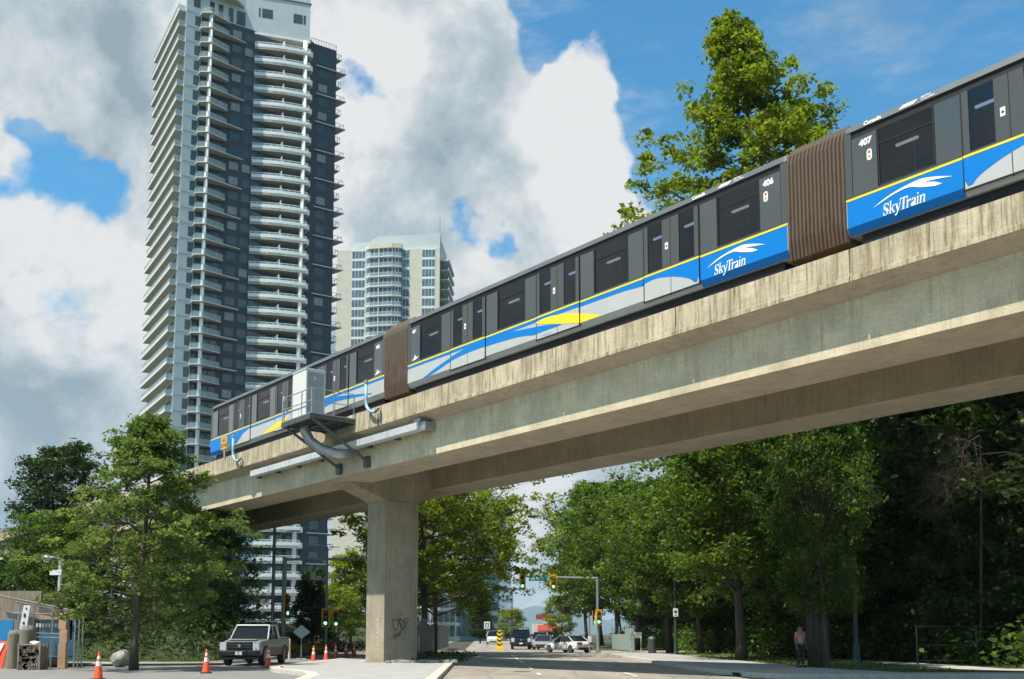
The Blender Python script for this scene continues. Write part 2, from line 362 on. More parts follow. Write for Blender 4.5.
# right hand pavement
rk = [(RX(9.0, y), y) for y in (140, 110, 92)]
kerbline('kerb_right', [(RX(8.95, 73.9), 73.9), (RX(8.95, 60), 60), (RX(9.0, 50), 50), (RX(9.0, 43.4), 43.4), (RX(9.15, 39), 39), (RX(9.45, 36), 36), (RX(10.2, 34.4), 34.4), (13, 34.0), (18, 33.9), (40, 33.9)], .34)
kerbline('kerb_right_far', [(RX(8.95, 92.1), 92.1), (RX(8.95, 200), 200)], .3)
sheet('pavement_right', [(RX(9.05, 73.9), 73.9), (RX(9.05, 60), 60), (RX(9.1, 43.4), 43.4), (RX(9.25, 39), 39), (RX(9.55, 36), 36), (RX(10.3, 34.5), 34.5), (13, 34.1), (40, 34.1), (40, 35.5), (14, 36), (12.2, 42), (11.9, 50), (11.2, 60), (10.2, 73.9)], .14, 'pave')
sheet('grass_verge', [(60, 35.5), (14, 36), (12.2, 42), (11.9, 50), (11.2, 60), (10.2, 73.9), (60, 73.9)], .12, 'grass')
sheet('footpath', [(16.2, 56), (17.2, 48), (17.6, 44), (17.6, 38), (60, 34.5), (60, 37.5), (19.6, 40), (19.6, 44), (19.2, 49), (18, 57), (11.2, 66), (10.6, 72), (10.2, 72), (10.2, 66)], .135, 'path')
# markings
b = MB()
for y0, y1 in ((30, 33), (37.3, 39), (43.5, 46), (52, 75)):
    b.add([(RX(2.1, y0), y0, .008), (RX(2.22, y0), y0, .008), (RX(2.22, y1), y1, .008), (RX(2.1, y1), y1, .008)], [(0, 1, 2, 3)])
for y0 in (36, 47, 58):
    b.add([(RX(5.5, y0), y0, .008), (RX(5.62, y0), y0, .008), (RX(5.62, y0 + 3.5), y0 + 3.5, .008), (RX(5.5, y0 + 3.5), y0 + 3.5, .008)], [(0, 1, 2, 3)])
struct(b.build('lane_markings', 'mark'))
b = MB()
b.add([(RX(-1.3, 70.5), 70.5, .008), (RX(8.7, 70.5), 70.5, .008), (RX(8.7, 71.1), 71.1, .008), (RX(-1.3, 71.1), 71.1, .008)], [(0, 1, 2, 3)])
for yy in (74.5, 78.2): b.add([(RX(-8, yy), yy, .012), (RX(9, yy), yy, .012), (RX(9, yy), yy + .35, .012), (RX(-8, yy), yy + .35, .012)], [(0, 1, 2, 3)])
struct(b.build('stop_line', 'mark'))
# low bank on the left behind the truck, path edge beside it
rng = np.random.default_rng(5)
def terrain(name, x0, x1, y0, y1, nx, ny, fn, m):
    b = MB(); xs = np.linspace(x0, x1, nx); ys = np.linspace(y0, y1, ny)
    b.add([(x, y, fn(x, y)) for y in ys for x in xs], [(j * nx + i, j * nx + i + 1, (j + 1) * nx + i + 1, (j + 1) * nx + i) for j in range(ny - 1) for i in range(nx - 1)])
    return struct(b.build(name, m, smooth=True))
def bankz(x, y):
    a = min(max((y - 50) / 16, 0), 1); e = min(max((-14.5 - x) / 4, 0), 1)
    return -.02 + a * a * (3 - 2 * a) * e * 2.3 + .12 * math.sin(x * 1.3) * a * e
terrain('grass_bank', -80, -14, 50, 130, 60, 50, bankz, 'grass')
kerbline('kerb_left', [(-26, 47), (-19, 48.2), (-15, 49.4), (-14.2, 54), (-15, 74)], .35)
sheet('pavement_left', [(-60, 42), (-25, 45.5), (-14.2, 49.2), (-14.2, 51), (-60, 52.5)], .1, 'pave')
# far mountains
def ridge():
    b = MB(); n = 160; r = np.random.default_rng(3); xs = np.linspace(-4200, 4200, n)
    h = 120 + 60 * np.sin(xs / 900 + .4) + 45 * np.sin(xs / 330 + 1) + r.normal(0, 9, n) + 35 * np.sin(xs / 150)
    vs = []
    for k, (yy, s) in enumerate(((7600, 0), (8000, .55), (8500, 1), (9200, .5))):
        vs += [(x, yy + 60 * math.sin(x / 200 + k), -2 + max(h[i], 20) * s) for i, x in enumerate(xs)]
    b.add(vs, [(k * n + i, k * n + i + 1, (k + 1) * n + i + 1, (k + 1) * n + i) for k in range(3) for i in range(n - 1)])
    struct(b.build('mountains', mat('forest_far', (.05, .09, .07), .95, noise=.3, nscale=.01), smooth=True))
ridge()

# the air between here and the mountains
hz = MB().box(-5000, 5000, -400, 9800, -1.2, 420).build('haze', mat('air', (1, 1, 1))); struct(hz, 'stuff')
nt = MT['air'].node_tree; nt.nodes.clear()
NN(nt, 'ShaderNodeOutputMaterial', {'Volume': NN(nt, 'ShaderNodeVolumePrincipled', {'Color': (.60, .80, 1., 1), 'Density': .9e-4})})

# ------------------------------------------------------------------ guideway (local frame: x towards the camera along the deck, y across and away, z up)
GROT = -(math.pi / 2 - AL)
def side(px, py, q):
    r = ray(px, py); t = q / (CA * r.x + SA * r.y)
    p = r * t
    return (SA * p.x - CA * p.y, p.z + 1.5)           # (u, z)
def ux(px, z, q):
    lo, hi = -300., 640.
    for _ in range(50):
        m = (lo + hi) / 2
        if side(px, m, q)[1] > z: lo = m
        else: hi = m
    return side(px, lo, q)[0]
gw = thing('elevated_guideway', 'long weathered concrete elevated rail guideway on a square pier crossing above the road', 'guideway', (0, 0, 0), GROT)
U0, U1 = -170, 75
Z = 1.5
def seg(b, poly, cuts):
    for a, c in zip(cuts[:-1], cuts[1:]): b.xprism(poly, a, c - .03)
cuts = [U0, -151.5, -115.5, -79.5, -43.5, -7.5, 28.5, 64.5, U1]
QP, QPF = 22.74, 32.2
def girder(q0, q1, name, wm='web'):
    b = MB(); seg(b, [(q0, 7.48 + Z), (q1, 7.48 + Z), (q1 + .04, 8.9 + Z), (q0 - .04, 8.9 + Z)], cuts)
    o = b.build(name, [wm]); 
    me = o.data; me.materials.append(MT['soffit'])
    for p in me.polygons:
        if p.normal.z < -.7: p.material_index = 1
    o.parent = gw; return o
girder(23.5, 25.6, 'girder'); girder(29.3, 31.4, 'girder', 'web_shaded')
# deck slab with haunched cantilevers
b = MB(); seg(b, [(QP + .02, 9.16 + Z), (23.5, 8.89 + Z), (25.6, 8.89 + Z), (26.1, 9.1 + Z), (28.8, 9.1 + Z), (29.3, 8.89 + Z), (31.4, 8.89 + Z), (QPF - .02, 9.16 + Z), (QPF - .02, 9.35 + Z), (QP + .02, 9.35 + Z)], cuts)
b.build('deck_slab', 'soffit', gw)
for q0, q1, sgn in ((QP, QP + .24, 1), (QPF - .24, QPF, -1)):
    b = MB()
    seg(b, [(q0, 9.14 + Z), (q1, 9.14 + Z), (q1, 10.0 + Z), (q0, 10.0 + Z)], [U0 + k * 6 for k in range(42)])
    # drip ledge along the lower edge
    if sgn > 0: seg(b, [(q0 - .035, 9.12 + Z), (q0 - .002, 9.12 + Z), (q0 - .002, 9.27 + Z), (q0 - .035, 9.25 + Z)], [U0 + k * 6 for k in range(42)])
    b.build('parapet', 'par', gw)
# rails and plinths
for qc in (24.55, 30.3):
    for d in (-.72, .72):
        MB().box(U0, U1, qc + d - .25, qc + d + .25, 9.35 + Z, 9.6 + Z).build('rail_plinth', 'web', gw)
        MB().box(U0, U1, qc + d - .035, qc + d + .035, 9.6 + Z, 9.76 + Z).build('rail', 'steel', gw)
def pier(u):
    b = MB(); b.box(u - .86, u + .86, 26.47, 28.47, -.1, 6.7 + Z)
    o = b.build('pier', 'pier', gw, bevel=.03)
    c = MB(); c.xprism([(26.5, 6.7 + Z), (28.44, 6.7 + Z), (30.6, 7.477 + Z), (31.3, 8.7 + Z), (23.6, 8.7 + Z), (24.3, 7.477 + Z)], u - .82, u + .82)
    c.build('pier_cap', 'pier', gw, bevel=.02)
    return o
for u in (-115.5, -79.5, -43.5, -7.5, 28.5): p = pier(u); 
# graffiti on the pier: sprayed scrawl on the traffic face, white splash on the near face
def ribbon(name, pts, w, m, face, parent, off=.006):
    b = MB()
    for i in range(len(pts) - 1):
        a, c = Vector(pts[i]), Vector(pts[i + 1]); t = (c - a).normalized(); n = Vector((-t.y, t.x)) * w / 2
        q = [a + n, a - n, c - n, c + n]
        b.add([face(p.x, p.y, off + .0007 * (i % 5)) for p in q], [(0, 1, 2, 3), (3, 2, 1, 0)])
    return b.build(name, m, parent)
mat('spray_red', (.21, .15, .135), .8); mat('spray_white', (.72, .73, .74), .8, noise=.2, nscale=12)
rr = random.Random(4)
fr = lambda a, z, o: (-43.5 + .86 + o, 26.47 + a, z)
ff = lambda a, z, o: (-43.5 + .86 - a, 26.47 - o, z)
pts = []
for i in range(60):
    t = i / 59; pts.append((.5 + .95 * t + .12 * math.sin(t * 31), 2.05 + .26 * math.sin(t * 24) + .1 * math.cos(t * 47)))
ribbon('graffiti', pts, .045, 'spray_red', fr, gw)
ribbon('graffiti', [(.55 + .5 * i / 20 + .1 * math.sin(i), 1.35 + .12 * math.cos(i * 1.7) + .25 * i / 20) for i in range(20)], .03, 'spray_red', fr, gw)
ribbon('graffiti', [(.35 + .4 * rr.random(), 1.0 + 1.4 * (i / 26) + .2 * rr.random()) for i in range(26)], .05, 'spray_white', ff, gw)

# ------------------------------------------------------------------ cable tray, equipment platform, cabinet
uA, uB = ux(250, 8.6 + Z, 22.8), ux(417, 8.6 + Z, 22.8)
tray = thing('cable_tray', 'long pale metal cable tray bolted under the deck edge beside the pier', 'cable tray', (0, 0, 0), GROT)
b = MB(); n = 7; L = (uB - uA) / n
for i in range(n):
    b.box(uA + i * L, uA + (i + 1) * L - .03, 22.80, 23.2, 8.5 + Z, 8.8 + Z)
b.build('tray_channel', 'galv', tray)
for i in range(n + 1):
    MB().box(uA + i * L - .06, uA + i * L + .06, 23.2, 23.46, 8.45 + Z, 8.86 + Z).build('bracket', 'dsteel', tray)
b = MB(); b.box(uB + .0, uB + .4, 22.95, 23.4, 8.45 + Z, 8.8 + Z); b.box(uB - .5, uB - .02, 22.95, 23.4, 8.84 + Z, 9.02 + Z); b.build('junction_box', 'steel', tray)
# platform
zp = 9.78 + Z
up1 = ux(311, zp, 20.5); up0 = ux(282, zp, 20.5)
plat = thing('equipment_platform', 'grey steel service platform with railings and braces cantilevered off the guideway', 'platform', (0, 0, 0), GROT)
b = MB(); b.box(up0, up1, 20.5, 22.72, zp - .05, zp); 
b.build('platform_deck', 'steel', plat)
b = MB()
for a, c in ((20.46, 20.56), (21.5, 21.6), (22.6, 22.7)): b.box(up0, up1, a, c, zp - .28, zp - .052)
for k in range(6): x = up0 + .05 + (up1 - up0 - .1) * k / 5; b.box(x - .04, x + .04, 20.57, 21.49, zp - .24, zp - .054); b.box(x - .04, x + .04, 21.61, 22.59, zp - .24, zp - .054)
b.build('platform_frame', 'dsteel', plat)
def rail(u0_, q0_, u1_, q1_, nposts):
    b = MB()
    for i in range(nposts):
        t = i / (nposts - 1); b.tube([(u0_ + (u1_ - u0_) * t, q0_ + (q1_ - q0_) * t, zp), (u0_ + (u1_ - u0_) * t, q0_ + (q1_ - q0_) * t, zp + 1.1)], .028, 6)
    for h in (.55, 1.1): b.tube([(u0_, q0_, zp + h), (u1_, q1_, zp + h)], .024, 6)
    b.build('railing', 'steel', plat)
rail(up0, 20.52, up1, 20.52, 4); rail(up1, 20.6, up1, 22.66, 3); rail(up0, 20.6, up0, 22.66, 3)
for (u, q1_) in ((up0 + .15, 23.42), (up1 - .1, 23.42)):
    b = MB(); b.tube([(u, 20.55, zp - .2), (u + .1, q1_, 7.85 + Z)], .07, 6); b.box(u - .08, u + .28, 23.30, 23.49, 7.6 + Z, 8.1 + Z); b.build('brace', 'dsteel', plat)
b = MB(); b.tube([(up0 + .9, 21.2, zp - .05), (up0 + .95, 21.2, zp - .5), (up0 + 1.1, 21.4, zp - .95), (up0 + 1.35, 21.8, zp - 1.3), (up0 + 1.7, 22.4, zp - 1.5), (up0 + 2.0, 23.2, zp - 1.5)], .24, 14); b.build('cable_duct', 'steel', plat, smooth=True)
cab = thing('equipment_cabinet', 'tall pale grey electrical cabinet standing on the steel service platform', 'cabinet', (0, 0, 0), GROT)
uc1 = ux(305, 11 + Z, 20.8); uc0 = uc1 - 1.35
b = MB(); b.box(uc0, uc1, 20.85, 21.8, zp, zp + 2.25); b.box(uc0 - .03, uc1 + .03, 20.82, 21.83, zp + 2.25, zp + 2.31); b.build('cabinet_body', 'boxw', cab, bevel=.015)
b = MB(); b.box(uc1 + .003, uc1 + .02, 20.9, 21.74, zp + .1, zp + 2.15); b.build('door', 'boxd', cab)
b = MB(); b.box(uc1 + .02, uc1 + .04, 21.25, 21.3, zp + 1.8, zp + 1.95); b.build('handle', 'white_paint', cab)
# bent conduits hanging over the parapet
mat('pipe_blue', (.30, .48, .58), .35, metal=.2)
def conduit(px, zt, lbl):
    u = ux(px, 10.6 + Z, 22.6); t = thing('bent_conduit', lbl, 'pipe', (0, 0, 0), GROT, 'curved conduits standing on the parapet')
    zt += Z
    b = MB(); b.tube([(u, 22.55, zt), (u, 22.55, zt - .75), (u + .06, 22.55, zt - 1.05), (u + .3, 22.54, zt - 1.3), (u + .62, 22.5, zt - 1.42), (u + .9, 22.48, zt - 1.46)], .075, 10); b.build('pipe', 'pipe_blue', t, smooth=True)
    b = MB(); b.tube([(u, 22.55, zt + .0), (u, 22.55, zt + .14)], .095, 10); b.build('cap', 'steel', t)
    b = MB(); b.tube([(u + .9, 22.5, zt - 1.46), (u + 1.02, 22.5, zt - 1.42), (u + 1.05, 22.6, zt - 1.3)], .05, 8); b.tube([(u + .86, 22.66, zt - 1.5), (u + .86, 22.66, zt - 2.1)], .025, 6); b.tube([(u + 1.05, 22.66, zt - 1.4), (u + 1.1, 22.66, zt - 2.0)], .025, 6); b.build('clamp', 'dsteel', t)
conduit(367, 11.15, 'curved blue grey conduit on the parapet, between the cabinet and the bellows')
conduit(234, 10.9, 'curved pale blue conduit on the parapet beside the small orange sign')
# small orange sign
us = ux(226, 10.3 + Z, 22.8)
sg = thing('warning_sign', 'small square orange sign on a short post on the guideway edge', 'sign', (0, 0, 0), GROT)
mat('orange_sign', (.75, .38, .03), .6); mat('ink', (.05, .02, .01), .7)
MB().box(us - .32, us + .5, 22.62, 22.65, 10.45 + Z, 11.15 + Z).build('sign_panel', 'orange_sign', sg)
MB().box(us + .02, us + .1, 22.66, 22.72, 9.9 + Z, 10.7 + Z).build('post', 'galv', sg)
text_mesh('lettering', 'NO\nZONE', .3, 'ink', sg, (us + .09, 22.615, 10.86 + Z), (R(90), 0, 0), align='CENTER', extrude=.003)

# ------------------------------------------------------------------ train
mat('tr_blue', (.0, .19, .60), .4, spec=.25, noise=.03, nscale=2)
mat('tr_grey', (.46, .48, .48), .4, noise=.04, nscale=1.5)
mat('tr_yellow', (.85, .68, .02), .35, coat=.3)
mat('tr_panel', (.055, .068, .07), .12, spec=.8, coat=1., noise=.05, nscale=1.2)
mat('tr_door', (.075, .083, .085), .25, spec=.5)
mat('tr_roof', (.11, .13, .14), .4, noise=.12, nscale=1.5)
mat('tr_dark', (.008, .008, .009), .55)
mat('tr_interior', (.016, .017, .018), .8, noise=.3, nscale=1.5)
mat('tr_glass', (.006, .008, .01), .03, spec=.9, alpha=.68)
mat('seat_red', (.09, .06, .055), .7)
mat('lamp_blue', (.6, .75, 1.), .5, emit=(.45, .65, 1.), estr=2.6)
mat('lamp_white', (.9, .9, .9), .5, emit=(.85, .95, 1.), estr=1.6)
mat('tr_white', (.85, .86, .86), .4)
mat('tr_red', (.5, .05, .03), .4); mat('tr_orange', (.8, .3, .03), .5)
def bellmat():
    m = bpy.data.materials.new('bellows'); m.use_nodes = True; nt = m.node_tree; b = nt.nodes['Principled BSDF']; b.inputs['Roughness'].default_value = .75
    tc = NN(nt, 'ShaderNodeTexCoord').outputs['Object']
    n = NN(nt, 'ShaderNodeTexNoise', {'Vector': NN(nt, 'ShaderNodeMapping', {'Vector': tc, 'Scale': (3, 3, 1.2)}).outputs[0], 'Scale': 1.5, 'Detail': 6.}).outputs[0]
    z = NN(nt, 'ShaderNodeSeparateXYZ', {0: tc}).outputs[2]
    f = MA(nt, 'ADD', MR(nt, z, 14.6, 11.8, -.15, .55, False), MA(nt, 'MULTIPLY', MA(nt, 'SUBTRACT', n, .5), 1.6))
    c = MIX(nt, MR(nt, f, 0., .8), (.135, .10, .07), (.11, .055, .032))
    nt.links.new(c, b.inputs['Base Color']); MT['bellows'] = m
bellmat()
QT = 23.1; QT2 = 26.0; QM = (QT + QT2) / 2
train = thing('rapid_transit_train', 'long blue, grey and black articulated metro train with brown bellows running on the guideway', 'train', (0, 0, 0), GROT)
CL = 19.43
ITEMS = [('P', .2, .93), ('W', .93, 2.5), ('P', 2.5, 3.2), ('D', 3.2, 5.5), ('P', 5.5, 6.25), ('W', 6.25, 7.88), ('P', 7.88, 8.57), ('D', 8.57, 10.86), ('P', 10.86, 11.58), ('W', 11.58, 13.2), ('P', 13.2, 13.93), ('D', 13.93, 16.23), ('P', 16.23, 16.93), ('W', 16.93, 18.48), ('P', 18.48, 19.23)]
zb0, zb1, zw0, zw1, zf0, zf1 = 10.52 + Z, 11.44 + Z, 11.62 + Z, 13.12 + Z, 13.33 + Z, 13.54 + Z
def body_ring(u, dy=0.):
    y0, y1 = QT + dy, QT2 - dy
    return [(u, y0 + .12, zb0), (u, y0 + .0, zb0 + .2), (u, y0, zb0 + .6), (u, y0, zb1), (u, y1, zb1), (u, y1, zb0 + .6), (u, y1 - .0, zb0 + .2), (u, y1 - .12, zb0)]
def roof_ring(u, dy=0., dz=0.):
    pts = [(QT - .02 + dy, zf0), (QT + .03 + dy, zf1 - .03), (QT + .22 + dy, zf1 + .07 - dz), (QT + .75, zf1 + .2 - dz), (QM, zf1 + .26 - dz)]
    return [(u, a, z) for a, z in pts] + [(u, 2 * QM - a, z) for a, z in pts[-2::-1]]
def flat(poly, name, m, parent, q=None, off=.006, th=.004):
    """thin decal of (u, z) points lying on the train's side"""
    q = QT if q is None else q
    area = sum(poly[i][0] * poly[(i + 1) % len(poly)][1] - poly[(i + 1) % len(poly)][0] * poly[i][1] for i in range(len(poly)))
    if area < 0: poly = poly[::-1]
    n = len(poly)
    b = MB(); b.add([(u, q - off, z) for u, z in poly], [tuple(range(n))])
    return b.build(name, m, parent)
def clipseg(lo, hi): return lo, hi
def make_car(u0, mirror, number, cab=False, simple=False, first=None):
    X = (lambda t: u0 + t) if not mirror else (lambda t: u0 + CL - t)
    def span(a, c): p, q = X(a), X(c); return (min(p, q), max(p, q))
    s0, s1 = u0, u0 + CL
    b = MB()
    b.loft([body_ring(s0 + .0), body_ring(s1)])
    car = b.build('train_car', 'tr_grey', train)
    # shell above the sill: dark inner box, far wall, ends
    b = MB(); b.box(s0 + .05, s1 - .05, QT + .1, QT2 - .05, zb1 + .002, zb1 + .05); b.box(s0 + .02, s1 - .02, QT2 - .12, QT2, zb1 + .05, zf0 - .003); b.box(s0 + .02, s0 + .1, QT + .05, QT2 - .12, zb1 + .05, zf0 - .003); b.box(s1 - .1, s1 - .02, QT + .05, QT2 - .12, zb1 + .05, zf0 - .003)
    b.box(s0 + .1, s1 - .1, QT + .06, QT2 - .13, zw1 + .06, zf0 - .002)
    b.build('interior_shell', 'tr_interior', car)
    b = MB(); b.box(s0 + .02, s1 - .02, QT + .03, QT + .09, zw1, zf0 - .002); b.build('gutter_band', 'tr_dark', car)
    b = MB(); b.box(s0 + .02, s1 - .02, QT + .002, QT + .08, zb1 + .002, zw0 - .05); b.build('window_sill', 'tr_panel', car)
    b = MB(); b.loft([roof_ring(s0, .05, .05), roof_ring(s0 + .08), roof_ring(s1 - .08), roof_ring(s1, .05, .05)]); b.build('roof', 'tr_roof', car, smooth=False)
    b = MB(); b.box(s0 + .3, s1 - .3, QT + .22, QT2 - .22, 9.95 + Z, zb0 - .002); b.build('underframe', 'tr_dark', car)
    for t in (2.6, 16.8):
        b = MB()
        for d in (-.9, .9):
            for qq in (QM - .72, QM + .72): b.tube([(X(t) + d, qq - .06, 10.02 + Z), (X(t) + d, qq + .06, 10.02 + Z)], .26, 16)
        b.build('bogie', 'dsteel', car)
    # ends frames
    for t0, t1 in ((0, .2), (CL - .2, CL)):
        a, c = span(t0, t1); MB().box(a, c, QT - .004, QT + .12, zb1 + .003, zf0 - .004).build('corner_post', 'tr_door', car)
    for k, t0, t1 in ITEMS:
        a, c = span(t0, t1)
        if k == 'P':
            MB().box(a + .015, c - .015, QT, QT + .06, zw0 - .06, zw1).build('side_panel', 'tr_panel', car)
        elif k == 'W':
            w = MB().box(a + .03, c - .03, QT + .025, QT + .04, zw0, zw1).build('window', 'tr_glass', car)
            f = MB(); f.box(a, a + .04, QT + .005, QT + .07, zw0 - .03, zw1); f.box(c - .04, c, QT + .005, QT + .07, zw0 - .03, zw1); f.box(a + .04, c - .04, QT + .005, QT + .07, zw0 - .05, zw0)
            f.box(a + .04, c - .04, QT + .01, QT + .03, zw1 - .42, zw1 - .385); f.build('window_frame', 'tr_dark', car)
            # grab rail and seat backs seen through the glass
            g = MB(); g.tube([(a + .05, QT + .5, zw0 + .62), (c - .05, QT + .5, zw0 + .62)], .02, 6); g.tube([((a + c) / 2, QT + .45, zw0 - .1), ((a + c) / 2, QT + .45, zw1)], .02, 6); g.build('grab_rail', 'galv', car)
            g = MB(); g.box(a + .15, a + .6, QT + .35, QT + .8, zw0 - .2, zw0 + .42); g.box(c - .62, c - .15, QT + .35, QT + .8, zw0 - .2, zw0 + .38); g.build('seat', 'seat_red', car)
            MB().box((a + c) / 2 - .35, (a + c) / 2 + .25, QT + .16, QT + .22, zw1 - .58, zw1 - .52).build('ceiling_lamp', 'lamp_white', car)
        else:
            mid = (a + c) / 2
            for l0, l1 in ((a + .02, mid - .012), (mid + .012, c - .02)):
                d = MB(); z1 = zw1
                wl, wr = (.16, .34) if l0 < mid - .1 and l0 == a + .02 else (.34, .16)
                d.box(l0, l0 + wl, QT - .03, QT + .03, zb1 + .002, z1); d.box(l1 - wr, l1, QT - .03, QT + .03, zb1 + .002, z1)
                d.box(l0 + wl, l1 - wr, QT - .03, QT + .03, zb1 + .002, zw0 - .06)
                dd = d.build('door', 'tr_door', car)
                MB().box(l0, l1, QT - .03, QT - .002, zb0 + .14, zb1).build('door_skirt', 'tr_grey', car)
                MB().box(l0 + wl, l1 - wr, QT - .012, QT + .005, zw0 - .06, z1).build('door_glass', 'tr_glass', car)
                MB().box(l0 + wl + .08, l1 - wr - .05, QT + .14, QT + .2, zw1 - .44, zw1 - .38).build('door_lamp', 'lamp_blue', car)
            g = MB()
            for z_, in ((a,), (mid,), (c,)): g.box(z_ - .018, z_ + .018, QT - .034 if z_ != mid else QT - .02, QT + .0, zb0 + .08, zw1)
            g.box(a, c, QT - .034, QT, zb0 + .1, zb0 + .135)
            g.build('door_seal', 'tr_dark', car)
            st = MB(); st.box(mid - .22, mid - .1, QT - .034, QT - .031, zw0 + .5, zw0 + .72); st.build('sticker', 'tr_white', car)
            st = MB(); st.lathe([(.035, 0), (.035, .002)], 12); o = st.build('sticker_ring', 'ink', car); o.rotation_euler = (R(90), 0, 0); o.location = (mid - .16, QT - .0345, zw0 + .6)
    # livery; decals follow the doors that stand 3 cm proud
    doors = [span(t0, t1) for k, t0, t1 in ITEMS if k == 'D']
    def offs(u):
        return any(a - .001 <= u <= c + .001 for a, c in doors)
    def paint(poly, m, name='livery', layer=0):
        """split a (u,z) polygon at the door edges so that every piece lies on its own panel"""
        edges = sorted(e for d in doors for e in d)
        lo = min(p[0] for p in poly); hi = max(p[0] for p in poly)
        cs = [lo] + [e for e in edges if lo < e < hi] + [hi]
        b = MB()
        for a, c in zip(cs[:-1], cs[1:]):
            pp = clip(clip(poly, a, True), c, False); pp = [(u_, max(z_, zb0 + .2)) for u_, z_ in pp]
            if len(pp) < 3: continue
            area = sum(pp[i][0] * pp[(i + 1) % len(pp)][1] - pp[(i + 1) % len(pp)][0] * pp[i][1] for i in range(len(pp)))
            if area < 0: pp = pp[::-1]
            off = (.034 if offs((a + c) / 2) else .004) + layer * .002
            b.add([(u, QT - off, z) for u, z in pp], [tuple(range(len(pp)))])
        return b.build(name, m, car)
    return car, X, paint
def clip(poly, x, keep_right):
    out = []
    for i in range(len(poly)):
        p, q = poly[i], poly[(i + 1) % len(poly)]
        ip = (p[0] >= x) == keep_right or p[0] == x; iq = (q[0] >= x) == keep_right or q[0] == x
        if ip: out.append(p)
        if ip != iq:
            t = (x - p[0]) / (q[0] - p[0]); out.append((x, p[1] + t * (q[1] - p[1])))
    return out
U406 = -35.55; U407 = -14.27; ULAST = -37.42 - CL; U408 = U407 + CL + 1.85
def smooth_poly(pts, n=5):
    """Catmull-Rom through an open list"""
    out = []
    P = [pts[0]] + list(pts) + [pts[-1]]
    for i in range(1, len(P) - 2):
        p0, p1, p2, p3 = P[i - 1:i + 3]
        for k in range(n):
            t = k / n
            out.append(tuple(.5 * (2 * p1[j] + (-p0[j] + p2[j]) * t + (2 * p0[j] - 5 * p1[j] + 4 * p2[j] - p3[j]) * t * t + (-p0[j] + 3 * p1[j] - 3 * p2[j] + p3[j]) * t ** 3) for j in (0, 1)))
    return out + [pts[-1]]
def rel(pxs): return [(u - U406, z) for u, z in (side(x, y, QT) for x, y in pxs)]
zy0, zy1 = 11.445 + Z, 11.485 + Z
def livery_mid(X, paint, u_lo=0, u_hi=CL):
    T = lambda pts: [(X(t), z) for t, z in pts]
    rect = lambda t0, t1, z0, z1: [(X(t0), z0), (X(t1), z0), (X(t1), z1), (X(t0), z1)]
    # blue end beyond the third door
    paint(rect(16.25, CL - .02, zb0 + .62, zy0), 'tr_blue', layer=0)
    # lower curved part of the blue end
    paint(T([(0.0, zy0 - .11), (9.0, zy0 - .13), (13.0, zy0 - .17), (13.95, zy0 - .24), (13.95, zy0), (0, zy0)]), 'tr_blue', layer=0)
    top = smooth_poly(rel([(642, 286), (655, 279.5), (669, 277), (683, 277.5), (693, 280.5), (698, 289)]))
    top = [(t, z) for t, z in top]
    paint(T([(13.95, zy0)] + top + [(16.25, zb0 + .5), (16.25, zy0)]), 'tr_blue', layer=0)
    up = smooth_poly(rel([(418.8, 381.6), (433, 370), (450, 358), (466, 348.5), (484, 341), (505, 333.5), (525, 329), (545, 325.5), (562, 323.8)]))
    dn = smooth_poly(rel([(562, 325), (548, 330), (534, 335), (525, 336), (512.5, 338.5), (486, 346.5), (466, 354), (450, 362), (434, 373), (418.8, 382.5)]))
    paint(T(up + dn), 'tr_blue', layer=1)
    paint(T(smooth_poly(rel([(534, 340.5), (545, 335), (556, 332), (570, 330), (586, 331)])) + rel([(575, 337), (556, 343.5), (540, 346)])), 'tr_blue', layer=2)
    paint(T(smooth_poly(rel([(534, 324), (545, 318.5), (556, 315.3), (572, 313.6), (590, 314), (614, 316.6)])) + smooth_poly(rel([(600, 319.5), (580, 323), (562, 324), (545, 324.2)]))), 'tr_yellow', layer=2)
def livery_line(X, paint, t0=0, t1=CL):
    paint([(X(t0), zy0), (X(t1), zy0), (X(t1), zy1 + .02), (X(t0), zy1 + .02)], 'tr_yellow', 'yellow_stripe', 3)
def lower_blue(car, a, c):
    """blue lower skirt of the end section, following the tumblehome"""
    r = body_ring(0); pr_ = [(r[0][1], r[0][2]), (r[1][1], r[1][2]), (r[2][1], r[2][2]), (r[2][1], zb0 + .62)]
    b = MB()
    for (y0, z0), (y1, z1) in zip(pr_[:-1], pr_[1:]):
        b.add([(a, y0 - .005, z0), (c, y0 - .005, z0), (c, y1 - .005, z1), (a, y1 - .005, z1)], [(0, 1, 2, 3)])
    b.build('livery', 'tr_blue', car)
